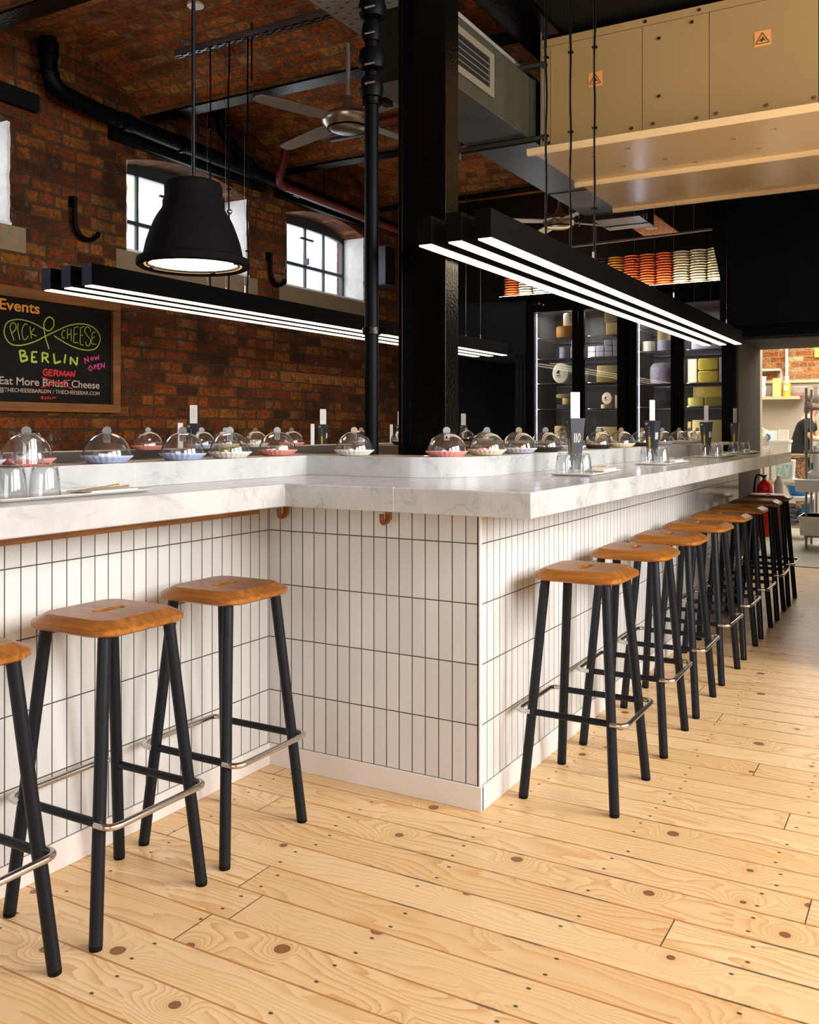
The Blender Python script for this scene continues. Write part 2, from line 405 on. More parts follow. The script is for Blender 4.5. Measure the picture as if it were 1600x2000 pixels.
# ------------------------------------------------------------------ mesh helpers
def tag(o, label, cat, group=None):
    o['label'] = label; o['category'] = cat
    if group: o['group'] = group
    return o
def thing(name, label, cat, loc=(0, 0, 0), group=None, rz=0.0):
    o = bpy.data.objects.new(name, None); COL.objects.link(o); o.location = loc; o.rotation_euler = (0, 0, rz)
    o.empty_display_size = .1
    return tag(o, label, cat, group)
def wloc(o):
    v = Vector((0, 0, 0))
    while o is not None: v += Vector(o.location); o = o.parent
    return v
class B:
    def __init__(s): s.v = []; s.f = []; s.uv = {}
    def add(s, vs, fs, uvs=None):
        n = len(s.v); s.v += [tuple(p) for p in vs]
        for i, f in enumerate(fs):
            if uvs and uvs[i] is not None: s.uv[len(s.f)] = uvs[i]
            s.f.append(tuple(n + k for k in f))
        return s
    def box(s, x0, y0, z0, x1, y1, z1):
        if x0 > x1: x0, x1 = x1, x0
        if y0 > y1: y0, y1 = y1, y0
        if z0 > z1: z0, z1 = z1, z0
        return s.add([(x0, y0, z0), (x1, y0, z0), (x1, y1, z0), (x0, y1, z0), (x0, y0, z1), (x1, y0, z1), (x1, y1, z1), (x0, y1, z1)],
                     [(0, 3, 2, 1), (4, 5, 6, 7), (0, 1, 5, 4), (1, 2, 6, 5), (2, 3, 7, 6), (3, 0, 4, 7)])
    def prism(s, poly, a, b, axis='z'):
        n = len(poly)
        def P(u, v, w):
            return {'z': (u, v, w), 'y': (u, w, v), 'x': (w, u, v)}[axis]
        vs = [P(u, v, a) for u, v in poly] + [P(u, v, b) for u, v in poly]
        return s.add(vs, [tuple(range(n - 1, -1, -1)), tuple(range(n, 2 * n))] + [(i, (i + 1) % n, n + (i + 1) % n, n + i) for i in range(n)])
    def tube(s, pts, r, n=12, closed=False, caps=True, flat=None):
        pts = [Vector(p) for p in pts]; m = len(pts); rs = r if isinstance(r, (list, tuple)) else [r] * m
        rings = []; prev = None
        for i, p in enumerate(pts):
            a = pts[(i - 1) % m] if (closed or i > 0) else p; c = pts[(i + 1) % m] if (closed or i < m - 1) else p
            t = (c - a).normalized()
            if prev is None:
                up = Vector((0, 0, 1)) if abs(t.z) < .9 else Vector((1, 0, 0)); nx = t.cross(up).normalized()
            else:
                nx = (prev - t * prev.dot(t)).normalized()
            prev = nx; ny = t.cross(nx)
            rings.append([p + (nx * math.cos(2 * PI * k / n) + ny * math.sin(2 * PI * k / n)) * rs[i] for k in range(n)])
        vs = [q for g in rings for q in g]; fs = []
        for i in range(m if closed else m - 1):
            j = (i + 1) % m
            for k in range(n): fs.append((i * n + k, i * n + (k + 1) % n, j * n + (k + 1) % n, j * n + k))
        if caps and not closed: fs += [tuple(range(n - 1, -1, -1)), tuple((m - 1) * n + k for k in range(n))]
        return s.add(vs, fs)
    def cyl(s, p0, p1, r0, r1=None, n=24): return s.tube([p0, p1], [r0, r0 if r1 is None else r1], n)
    def lathe(s, prof, c=(0, 0, 0), n=32, mod=None, tilt=None, ring=False):
        if ring: prof = list(prof) + [prof[0]]
        vs = []; m = len(prof)
        for (r, z) in prof:
            for k in range(n):
                a = 2 * PI * k / n; rr = r * (mod(a, r, z) if mod else 1)
                p = Vector((rr * math.cos(a), rr * math.sin(a), z))
                if tilt: p = tilt @ p
                vs.append((c[0] + p.x, c[1] + p.y, c[2] + p.z))
        fs = [(i * n + k, i * n + (k + 1) % n, (i + 1) * n + (k + 1) % n, (i + 1) * n + k) for i in range(m - 1) for k in range(n)]
        if prof[0][0] > 1e-5 and not ring: fs.append(tuple(range(n - 1, -1, -1)))
        if prof[-1][0] > 1e-5 and not ring: fs.append(tuple((m - 1) * n + k for k in range(n)))
        return s.add(vs, fs)
    def open_lathe(s, prof, c=(0, 0, 0), n=32):
        k0 = len(s.f); s.lathe(prof, c, n)
        drop = [i for i in range(k0, len(s.f)) if len(s.f[i]) == n and n > 4]
        s.f = [f for i, f in enumerate(s.f) if i not in drop]; return s
    def blob(s, c, rx, ry, rz, seed=0, amt=.15, n=14):
        m = n // 2 + 1; prof = [(math.sin(PI * i / m), -math.cos(PI * i / m)) for i in range(m + 1)]
        k0 = len(s.v); s.lathe([(max(r, 1e-4), z) for r, z in prof], (0, 0, 0), n)
        for i in range(k0, len(s.v)):
            p = Vector(s.v[i]); d = 1 + amt * mnoise.noise(p * 1.6 + Vector((seed * 3.1, seed, 0)))
            s.v[i] = (c[0] + p.x * rx * d, c[1] + p.y * ry * d, c[2] + p.z * rz * d)
        return s
    def obj(s, name, mat, parent=None, smooth=True, ang=38, bevel=0, origin=None, kind=None, solid=0, weld=False):
        vs = [Vector(v) for v in s.v]
        if parent is not None: off = wloc(parent)
        elif origin is not None: off = Vector(origin)
        else:
            off = Vector(((min(v.x for v in vs) + max(v.x for v in vs)) / 2, (min(v.y for v in vs) + max(v.y for v in vs)) / 2, min(v.z for v in vs)))
        me = bpy.data.meshes.new(name); me.from_pydata([v - off for v in vs], [], s.f)
        uvl = me.uv_layers.new(name='UVMap')
        for pi, pl in enumerate(me.polygons):
            if pi in s.uv:
                for li, q in zip(pl.loop_indices, s.uv[pi]): uvl.data[li].uv = q
            else:
                nn = pl.normal; ax = max(range(3), key=lambda k: abs(nn[k]))
                for li in pl.loop_indices:
                    w = vs[me.loops[li].vertex_index]
                    uvl.data[li].uv = (w.y, w.z) if ax == 0 else ((w.x, w.z) if ax == 1 else (w.x, w.y))
        me.materials.append(MAT[mat] if isinstance(mat, str) else mat)
        if smooth:
            me.shade_smooth(); me.set_sharp_from_angle(angle=R(ang))
        o = bpy.data.objects.new(name, me); COL.objects.link(o)
        if parent is not None: o.parent = parent
        else: o.location = off
        if kind: o['kind'] = kind
        if solid:
            md = o.modifiers.new('thickness', 'SOLIDIFY'); md.thickness = solid; md.offset = 0
        if bevel:
            md = o.modifiers.new('bevel', 'BEVEL'); md.width = bevel; md.segments = 2; md.limit_method = 'ANGLE'; md.angle_limit = R(50)
        return o
def dup(o, loc=None, rz=None, label=None, parent=None, name=None):
    c = o.copy(); COL.objects.link(c)
    if parent is not None: c.parent = parent
    if loc is not None: c.location = loc
    if rz is not None: c.rotation_euler = (0, 0, rz)
    if label: c['label'] = label
    for ch in list(o.children): dup(ch, parent=c)
    return c
def arc(cx, cy, r, a0, a1, n=8):
    return [(cx + r * math.cos(R(a0 + (a1 - a0) * i / n)), cy + r * math.sin(R(a0 + (a1 - a0) * i / n))) for i in range(n + 1)]
def rrect(cx, cy, hx, hy, r, n=6):
    return arc(cx + hx - r, cy + hy - r, r, 0, 90, n) + arc(cx - hx + r, cy + hy - r, r, 90, 180, n) + arc(cx - hx + r, cy - hy + r, r, 180, 270, n) + arc(cx + hx - r, cy - hy + r, r, 270, 360, n)
def round_path(pts, r, n=5):
    pts = [Vector(p) for p in pts]; out = [pts[0]]
    for i in range(1, len(pts) - 1):
        a, b, c = pts[i - 1], pts[i], pts[i + 1]; u = (a - b).normalized(); v = (c - b).normalized()
        p0 = b + u * r; p1 = b + v * r
        for k in range(n + 1):
            t = k / n; out.append(p0 * (1 - t) ** 2 + b * 2 * t * (1 - t) + p1 * t * t)
    out.append(pts[-1]); return out
def text_obj(name, body, mat, parent, origin, xdir, ydir, cap, width=None, bold=0.0, thick=.0006, spacing=1.0):
    cu = bpy.data.curves.new(name, 'FONT'); cu.body = body; cu.size = 1.0; cu.offset = bold; cu.extrude = 0.0; cu.space_character = spacing
    tmp = bpy.data.objects.new('tmp', cu); COL.objects.link(tmp)
    bpy.context.view_layer.update()
    dg = bpy.context.evaluated_depsgraph_get(); me = bpy.data.meshes.new_from_object(tmp.evaluated_get(dg))
    bpy.data.objects.remove(tmp); bpy.data.curves.remove(cu)
    xs = [v.co.x for v in me.vertices]; x0, x1 = min(xs), max(xs)
    sy = cap / .70; sx = (width / (x1 - x0)) if width else sy
    X = Vector(xdir); Y = Vector(ydir); off = wloc(parent); O = Vector(origin) - off
    for v in me.vertices: v.co = O + X * ((v.co.x - x0) * sx) + Y * (v.co.y * sy)
    nrm = X.cross(Y)
    me.materials.clear(); me.materials.append(MAT[mat])
    o = bpy.data.objects.new(name, me); COL.objects.link(o); o.parent = parent
    return o
def strokes(name, lines, w, mat, parent, x):
    b = B()
    def cat(ln):
        P = [ln[0]] + ln + [ln[-1]]; out = []
        for i in range(1, len(P) - 2):
            for k in range(6):
                t = k / 6; out.append(tuple(.5 * (2 * P[i][j] + (P[i + 1][j] - P[i - 1][j]) * t + (2 * P[i - 1][j] - 5 * P[i][j] + 4 * P[i + 1][j] - P[i + 2][j]) * t * t + (3 * P[i][j] - P[i - 1][j] - 3 * P[i + 1][j] + P[i + 2][j]) * t ** 3) for j in (0, 1)))
        return out + [ln[-1]]
    for ln in lines:
        if len(ln) > 6: ln = cat([tuple(p) for p in ln])
        pts = round_path([(x, p[0], p[1]) for p in ln], .004, 2) if 2 < len(ln) < 7 else [(x, *p) for p in ln]
        k0 = len(b.v); b.tube(pts, w, 6)
        for i in range(k0, len(b.v)): v = b.v[i]; b.v[i] = (x + (v[0] - x) * .2, v[1], v[2])
    return b.obj(name, mat, parent)

# ================================================================== THE ROOM
XW = -3.7                      # inner face of the brick wall
B().box(-4.1, -6.2, -.12, 4.4, 6.35, 0).obj('floor', 'pine_planks', kind='structure', origin=(0, 0, 0), smooth=False)
B().box(-2.2, 6.35, -.12, 3.2, 12.6, -.002).obj('floor', 'kitchen_floor', kind='structure', smooth=False)

# windows of the brick wall: (y0, y1)
WIN = [(-0.33, 1.01), (1.95, 3.30), (3.80, 5.11)]
ZS, ZP, ZC = 2.525, 3.17, 3.27
def wall_left():
    b = B(); x0, x1 = -4.05, XW
    b.box(x0, -6.2, 0, x1, 6.6, ZS); b.box(x0, -6.2, ZC, x1, 6.6, 4.1)
    ys = [-6.2] + [v for w in WIN for v in w] + [6.6]
    for i in range(0, len(ys), 2): b.box(x0, ys[i], ZS, x1, ys[i + 1], ZC)
    for y0, y1 in WIN:
        n = 10; h = ZC - ZP; L = (y1 - y0) / 2; rad = (L * L + h * h) / (2 * h); cz = ZC - rad; cyy = (y0 + y1) / 2; a = math.asin(L / rad)
        pts = [(cyy + rad * math.sin(-a + 2 * a * i / n), cz + rad * math.cos(-a + 2 * a * i / n)) for i in range(n + 1)]
        for i in range(n):
            (ya, za), (yb, zb) = pts[i], pts[i + 1]
            b.prism([(ya, za), (yb, zb), (yb, ZC), (ya, ZC)], x0, x1, 'x')
    return b.obj('wall_left', 'brick_wall', kind='structure', smooth=False)
wall_left()
def jag(y, z0, z1, xa, xb, t, sgn, seed):
    """rough plastered reveal: a lining whose room-side edge is broken"""
    n = 26; vs = []; fs = []
    for i in range(n + 1):
        z = z0 + (z1 - z0) * i / n; w = mnoise.noise(Vector((seed, z * 9, 0))) * .012 + mnoise.noise(Vector((seed, z * 30, 4))) * .008
        q = mnoise.noise(Vector((seed + 5, z * 14, 0))) * .006
        vs += [(xa, y, z), (xb + w, y, z), (xa, y + sgn * t, z), (xb + w - .004, y + sgn * (t + q), z)]
    for i in range(n):
        a = i * 4; c = a + 4
        fs += [(a + 2, a + 3, c + 3, c + 2), (a + 1, c + 1, c + 3, a + 3), (a, a + 1, c + 1, c), (a, c, c + 2, a + 2)]
    b = B(); b.add(vs, fs); return b
for i, (y0, y1) in enumerate(WIN):
    xg = XW - .27
    fr = B(); fr.box(xg - .02, y0, ZS, xg + .02, y0 + .04, ZC); fr.box(xg - .02, y1 - .05, ZS, xg + .02, y1, ZC)
    fr.box(xg - .02, y0, ZS, xg + .02, y1, ZS + .035)
    # curved head
    n = 10; L = (y1 - y0) / 2; cyy = (y0 + y1) / 2
    for k in range(n):
        ya = y0 + (y1 - y0) * k / n; yb = y0 + (y1 - y0) * (k + 1) / n
        za = ZC - .10 - .05 * ((ya - cyy) / L) ** 4; zb = ZC - .10 - .05 * ((yb - cyy) / L) ** 4
        fr.prism([(ya, za), (yb, zb), (yb, ZC), (ya, ZC)], xg - .02, xg + .02, 'x')
    for k in range(1, 4):
        yy = y0 + .04 + (y1 - y0 - .09) * k / 4; fr.box(xg - .012, yy - .010, ZS, xg + .012, yy + .010, ZC - .08)
    zm = ZS + .27; fr.box(xg - .014, y0, zm, xg + .014, y1, zm + .028)
    fr.box(xg + .01, cyy - .02, zm + .03, xg + .05, cyy - .005, zm + .09); fr.box(xg + .01, cyy - .10, ZC - .21, xg + .03, cyy + .10, ZC - .19)
    w = fr.obj('window_%d' % (i + 1), 'window_bar', kind='structure', smooth=False)
    B().box(xg - .003, y0 + .03, ZS + .02, xg + .003, y1 - .03, ZC - .1).obj('pane', 'window_glass', w, smooth=False)
    b = jag(y0, ZS, ZC - .09, xg, XW - .012, .02, 1, i * 7 + 1); b2 = jag(y1, ZS, ZC - .09, xg, XW - .012, .02, -1, i * 7 + 3); b.add(b2.v, b2.f)
    b.box(xg, y0, ZS, XW + .004, y1, ZS + .018)
    b.obj('reveal', 'reveal_white', w, smooth=False)
    B().box(XW - .02, y0 - .10, ZS - .16, XW + .012, y1 + .10, ZS).obj('sill', 'stone_sill', w, bevel=.004)
    B().box(XW - .06, y0 - .17, ZC + .0, XW + .05, y1 + .17, ZC + .11).obj('lintel', 'black_matte', w)
# end wall: upper part set back behind the shelf of plates, navy panel over the dark corridor, solid right end
B().box(-4.05, 6.46, 2.60, 3.4, 6.6, 4.1).obj('wall_back', 'dark_wall', kind='structure', smooth=False)
B().box(XW, 6.2, 2.05, -2.42, 6.44, 2.60).obj('wall_back_panel', 'navy_panel', kind='structure', smooth=False)
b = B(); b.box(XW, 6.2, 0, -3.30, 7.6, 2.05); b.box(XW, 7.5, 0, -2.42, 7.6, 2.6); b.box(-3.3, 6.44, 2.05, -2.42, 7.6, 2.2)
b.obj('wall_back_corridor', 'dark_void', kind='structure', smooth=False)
b = B()
for k in range(4):
    b.box(-2.56 + .04 * k, 6.24 + .012 * k, 0, -2.53 + .04 * k, 6.26 + .012 * k, 2.04)
b.box(-3.3, 6.2, 2.035, -2.42, 6.23, 2.05)
dr = b.obj('door_1', 'navy_panel', kind='structure')
# the passage to the kitchen: brushed steel lining and black bulkhead above
b = B(); b.box(-.33, 6.2, 0, -.31, 7.4, 2.08); b.obj('wall_passage', 'steel_brushed', kind='structure', smooth=False)
b = B(); b.box(-.33, 6.2, 2.08, 1.75, 7.4, 2.10); b.obj('ceiling_passage', 'steel_brushed', kind='structure', smooth=False)
b = B(); b.prism([(-.425, 2.20), (1.75, 2.20), (1.75, 3.5), (-.60, 3.5), (-.425, 2.642)], 5.95, 6.44, 'y')
b.obj('wall_bulkhead', 'black_matte', kind='structure', smooth=False)
b = B(); b.box(-.44, 6.12, 2.10, 1.75, 6.42, 2.20); b.box(-.44, 6.16, 0, -.331, 6.9, 2.62); b.obj('trim_1', 'black_lamp', kind='structure', smooth=False)
B().box(1.75, 6.2, 0, 4.4, 6.46, 4.1).obj('wall_back_right', 'dark_wall', kind='structure', smooth=False)
B().box(-.33, 7.40, 2.10, 3.2, 7.46, 3.3).obj('wall_kitchen_front', 'kitchen_wall', kind='structure', smooth=False)
b = B(); b.box(-2.3, 7.6, 0, -2.2, 12.6, 3.3); b.box(3.1, 6.6, 0, 3.2, 12.6, 3.3); b.box(-2.2, 7.6, 0, -.33, 7.66, 3.3); b.box(-.335, 7.40, 0, -.331, 7.66, 3.3); b.box(1.75, 6.6, 0, 1.8, 7.46, 2.1); b.box(1.75, 7.4, 0, 3.2, 7.46, 3.3)
b.obj('wall_kitchen_side', 'kitchen_wall', kind='structure', smooth=False)
B().box(-2.3, 7.4, 3.3, 3.2, 12.6, 3.4).obj('ceiling_kitchen', 'kitchen_wall', kind='structure', smooth=False)
B().box(-2.3, 12.4, 0, 3.2, 12.6, 3.3).obj('wall_kitchen_back', 'brick_kitchen', kind='structure', smooth=False)
B().box(-2.2, 12.34, 0, 3.1, 12.4, 1.96).obj('wall_kitchen_panel', 'kitchen_panel', kind='structure', smooth=False)
B().box(-.31, 6.345, -.01, 1.75, 6.375, .004).obj('trim_2', 'steel_brushed', kind='structure')
# walls outside the frame: right wall with three large windows, wall behind the camera
b = B(); x0, x1 = 4.1, 4.3
b.box(x0, -6.2, 0, x1, 6.46, 1.4); b.box(x0, -6.2, 3.42, x1, 6.46, 4.1)
ys = [-6.2, -4.55, -2.65, -2.15, -.25, .25, 2.15, 6.46]
for k in range(0, 8, 2): b.box(x0, ys[k], 1.4, x1, ys[k + 1], 3.42)
b.obj('wall_right', 'plaster', kind='structure', smooth=False)
b = B(); b.box(-4.1, -6.0, 0, -.2, -5.9, 4.1); b.box(2.6, -6.0, 0, 4.3, -5.9, 4.1); b.box(-.2, -6.0, 2.7, 2.6, -5.9, 4.1); b.box(-.2, -6.0, 0, 2.6, -5.9, .7)
b.obj('wall_front', 'brick_wall', kind='structure', smooth=False)
B().box(1.05, 2.4, 0, 4.1, 2.52, 2.66).obj('wall_light_block', 'dark_wall', kind='structure', smooth=False)  # unseen wall added to keep window light off the far floor
# brick jack arches between the steel beams
BEAM = [.55 + 1.6 * k for k in range(-4, 5)]
def vaults():
    b = B(); n = 16; z0, rise, top = 3.53, .27, 4.15
    for y0 in BEAM[:-1]:
        y1 = y0 + 1.6; L = .8; rad = (L * L + rise * rise) / (2 * rise); cz = z0 + rise - rad; a = math.asin(L / rad); cyy = (y0 + y1) / 2
        pts = [(cyy + rad * math.sin(-a + 2 * a * i / n), cz + rad * math.cos(-a + 2 * a * i / n)) for i in range(n + 1)]
        s = 0
        for i in range(n):
            (ya, za), (yb, zb) = pts[i], pts[i + 1]; d = math.hypot(yb - ya, zb - za); XA, XB = -4.05, 4.3
            off = y0 * 3.1
            b.add([(XA, ya, za), (XB, ya, za), (XB, yb, zb), (XA, yb, zb)], [(0, 3, 2, 1)], [[(XA + off, s), (XA + off, s + d), (XB + off, s + d), (XB + off, s)]])
            s += d
        b.add([(-4.05, pts[0][0], pts[0][1]), (-4.05, y0, top), (-4.05, y1, top), (-4.05, pts[-1][0], pts[-1][1]), (4.3, y0, top), (4.3, y1, top)], [(1, 4, 5, 2)])
    return b.obj('ceiling', 'brick_vault', kind='structure', smooth=False)
vaults()
for i, yb in enumerate(BEAM):
    if i < 4 or yb > 6: continue
    b = B(); b.box(-3.72, yb - .065, 3.50, 4.2, yb + .065, 3.515); b.box(-3.72, yb - .006, 3.515, 4.2, yb + .006, 3.62)
    o = b.obj('ceiling_beam', 'black_gloss')
    tag(o, ['black steel ceiling beam above the first high window, before the pendant', 'black steel ceiling beam crossing just above the metal ceiling fan', 'black steel ceiling beam just behind the metal ceiling fan', 'farthest black steel ceiling beam, near the row of stacked plates'][i - 4], 'beam', 'steel beams under the brick arches')
# the main girder that the column carries, running away from the camera
b = B(); b.box(-.73, -2.0, 3.42, -.49, 5.9, 3.45); b.box(-.63, -2.0, 3.45, -.61, 5.9, 3.499)
o = b.obj('steel_girder', 'black_gloss'); tag(o, 'big black steel girder resting on the black column', 'girder')

B().box(-.485, .62, 3.44, 4.1, 5.9, 3.498).obj('ceiling_shade_sheet', 'black_matte', kind='structure', smooth=False)  # black sheet added to stand for the unlit brick ceiling above the unit
# outside the high windows: a pale building and a tree
b = B().box(-13, -8, -3, -12, 24, 5.4)
o = b.obj('neighbouring_building', 'facade'); tag(o, 'pale building seen through the high windows', 'building')
for k in range(9): B().box(-12.02, -4 + 2.6 * k, 2.6, -11.97, -2.9 + 2.6 * k, 4.6).obj('window', 'facade_window', o)
B().box(-12.1, -8, 5.2, -11.8, 24, 5.4).obj('cornice', 'facade', o)
b = B()
for k in range(14): b.blob((-9.6 + random.uniform(-.5, .5), 5.0 + random.uniform(-.9, 2.8), 5.2 + random.uniform(-.35, 1.2)), .5, .55, .42, k, .5, 12)
t = thing('tree', 'green tree outside the high windows', 'tree', (-9.6, 5.4, -3)); b.obj('foliage', 'leaf', t)
B().cyl((-9.6, 5.4, -3), (-9.6, 5.4, 4.8), .16, .09, 10).obj('trunk', 'nut', t)

# ================================================================== THE COUNTER
def tiled_face(parent, p0, p1, z0, z1, name):
    """thin tiled panel from p0 to p1 (ground line), outward normal to the right of p0->p1; u starts at p0"""
    (xa, ya), (xb, yb) = p0, p1; L = math.hypot(xb - xa, yb - ya); ux, uy = (xb - xa) / L, (yb - ya) / L; nx, ny = uy, -ux; t = .012
    ia, ib = (xa - nx * t, ya - ny * t), (xb - nx * t, yb - ny * t)
    vs = [(xa, ya, z0), (xb, yb, z0), (xb, yb, z1), (xa, ya, z1), (*ia, z0), (*ib, z0), (*ib, z1), (*ia, z1)]
    b = B().add(vs, [(0, 1, 2, 3), (5, 4, 7, 6), (4, 0, 3, 7), (1, 5, 6, 2), (3, 2, 6, 7), (4, 5, 1, 0)], [[(0, z0), (L, z0), (L, z1), (0, z1)]] + [None] * 5)
    return b.obj(name, 'white_tile', parent, smooth=False)
XL = -.878; YE = 4.50
ct = thing('bar_counter', 'white tiled bar counter base with pale skirting', 'counter', (-.4, 1.0, 0))
tiled_face(ct, (XL, -3.2), (XL, 0), .082, 1.004, 'tile_panel')
tiled_face(ct, (XL, 0), (0, 0), .082, 1.004, 'tile_panel')
tiled_face(ct, (0, 0), (0, YE), .082, 1.004, 'tile_panel')
b = B(); b.cyl((-.002, .002, .082), (-.002, .002, 1.004), .006, None, 12); b.obj('corner_trim', 'plate_white', ct)
for q in ((XL - .012, -3.2, XL + .006, 0), (XL - .012, -.006, .006, .012), (-.012, 0, .006, YE)):
    B().box(q[0], q[1], 0, q[2], q[3], .082).obj('skirting', 'skirting_white', ct, bevel=.002)
b = B(); b.box(-1.02, -3.2, .0, XL - .013, 0, 1.003); b.box(-1.02, .013, 0, -.013, .4, 1.003); b.box(-.38, .4, 0, -.013, YE, 1.003)
b.obj('carcass', 'brown_laminate', ct)
B().box(-.30, YE, 0, -.02, YE + .06, 1.003).obj('end_panel', 'black_matte', ct)
# marble worktop: one continuous slab with its joints
poly = [(-.574, -3.4), (-.574, -.305), (.304, -.305), (.304, 5.0), (-.40, 5.0), (-.40, .30), (-1.06, .30), (-1.06, -3.4)]
b = B().prism(poly, 1.004, 1.081)
wt = b.obj('worktop', 'marble', bevel=.004); tag(wt, 'pale grey-veined marble worktop around the bar', 'worktop')
b = B(); b.box(-.155, -.3056, 1.006, -.1535, -.30, 1.0815); b.box(.30, 1.9, 1.006, .3046, 1.9012, 1.0815); b.box(.30, 3.9, 1.006, .3046, 3.9012, 1.0815)
b.obj('joint', 'skirting_white', wt, smooth=False)
# marble upstand (curved at the outer corner)
def offset_path(path, d):
    out = []
    for i, p in enumerate(path):
        a = path[max(i - 1, 0)]; c = path[min(i + 1, len(path) - 1)]
        def nrm(u, v):
            l = math.hypot(v[0] - u[0], v[1] - u[1]); return ((v[1] - u[1]) / l, -(v[0] - u[0]) / l)
        ns = []
        if i > 0: ns.append(nrm(a, p))
        if i < len(path) - 1: ns.append(nrm(p, c))
        nx, ny = sum(n[0] for n in ns), sum(n[1] for n in ns); l = math.hypot(nx, ny); nx /= l; ny /= l
        k = d / max(.3, nx * ns[0][0] + ny * ns[0][1]); out.append((p[0] - nx * k, p[1] - ny * k))
    return out
cr = .30
front = [(-.85, -3.4), (-.85, .20)] + arc(-.17 - cr, .20 + cr, cr, -90, 0, 12) + [(-.17, 4.8)]
def ribbon(path, t, z0, z1):
    inner = offset_path(path, t); b = B(); n = len(path)
    vs = [(*p, z0) for p in path] + [(*p, z1) for p in path] + [(*p, z0) for p in inner] + [(*p, z1) for p in inner]
    fs = []
    for i in range(n - 1):
        fs += [(i, i + 1, n + i + 1, n + i), (2 * n + i + 1, 2 * n + i, 3 * n + i, 3 * n + i + 1), (n + i, n + i + 1, 3 * n + i + 1, 3 * n + i), (i + 1, i, 2 * n + i, 2 * n + i + 1)]
    fs += [(0, n, 3 * n, 2 * n), (n - 1, 3 * n - 1, 4 * n - 1, 2 * n - 1)]
    return b.add(vs, fs)
b = ribbon(front, .022, 1.0815, 1.157); b.box(-.40, 4.778, 1.0815, -.19, 4.80, 1.157)
us = b.obj('upstand', 'marble', ang=30); tag(us, 'low marble upstand with a rounded corner behind the worktop', 'upstand')
B().box(-.8515, -.70, 1.083, -.8495, -.6985, 1.1575).obj('joint', 'skirting_white', us, smooth=False)
# wooden rail and two peg hooks under the worktop
o = B().box(XL + .0005, -3.2, .950, XL + .030, -.09, 1.003).obj('wooden_rail', 'oak_rail', bevel=.003); tag(o, 'long oak rail fixed under the left run of worktop', 'rail')
def peg(x, y, label):
    t = thing('bag_hook', label, 'hook', (x, y, .93), 'wooden bag hooks under the worktop')
    B().box(x - .012, y - .010, .945, x + .012, y, 1.0).obj('backplate', 'oak_seat', t, bevel=.003)
    pts = round_path([(x, y - .006, .958), (x, y - .012, .940), (x, y - .045, .936), (x, y - .050, .968)], .012, 5)
    B().tube(pts, .009, 10).obj('peg', 'oak_seat', t)
peg(-.795, 0, 'small wooden hook under the marble near the inner corner')
peg(-.352, 0, 'small wooden hook under the middle of the front marble edge')
# conveyor
cv = thing('conveyor', 'steel conveyor belt loop carrying the domed plates', 'conveyor', (-1.2, 1.6, 0))
def belt_seg(x0, y0, x1, y1):
    B().box(x0, y0, 1.131, x1, y1, 1.1545).obj('belt', 'belt_steel', cv)
fb = [(x, min(y, 4.77)) for x, y in offset_path(front, .0235)]
ribbon(fb, .205, 1.131, 1.1545).obj('belt', 'belt_steel', cv, ang=30)
belt_seg(-2.25, -3.4, -2.04, 5.2); belt_seg(-2.04, 4.99, -.20, 5.2)
ribbon(offset_path(fb, .206), .008, 1.115, 1.158).obj('edge_strip', 'chrome', cv, ang=30)
for q in ((-2.035, -3.4, -2.025, 4.99),):
    B().box(q[0], q[1], 1.115, q[2], q[3], 1.158).obj('edge_strip', 'chrome', cv)
b = B(); b.box(-2.25, -3.4, .0, -2.04, 5.2, 1.130); b.box(-2.04, 4.99, 0, -.41, 5.2, 1.130)
b.obj('cabinet', 'brown_laminate', cv)
o = B().box(-2.02, 2.20, 0, -.80, 2.75, 1.157).obj('service_cabinet', 'brown_laminate', bevel=.003); tag(o, 'dark brown service cabinet inside the bar, left of the column', 'cabinet')
b = B(); b.box(-2.76, -3.4, 1.004, -2.30, 5.0, 1.081); b.box(-2.275, -3.4, 1.081, -2.295, 5.0, 1.157)
o = b.obj('worktop', 'marble', bevel=.004); tag(o, 'far marble worktop along the brick wall side', 'worktop')
B().box(-2.50, -3.2, 0, -2.27, 4.6, 1.003).obj('counter_base', 'skirting_white', o)

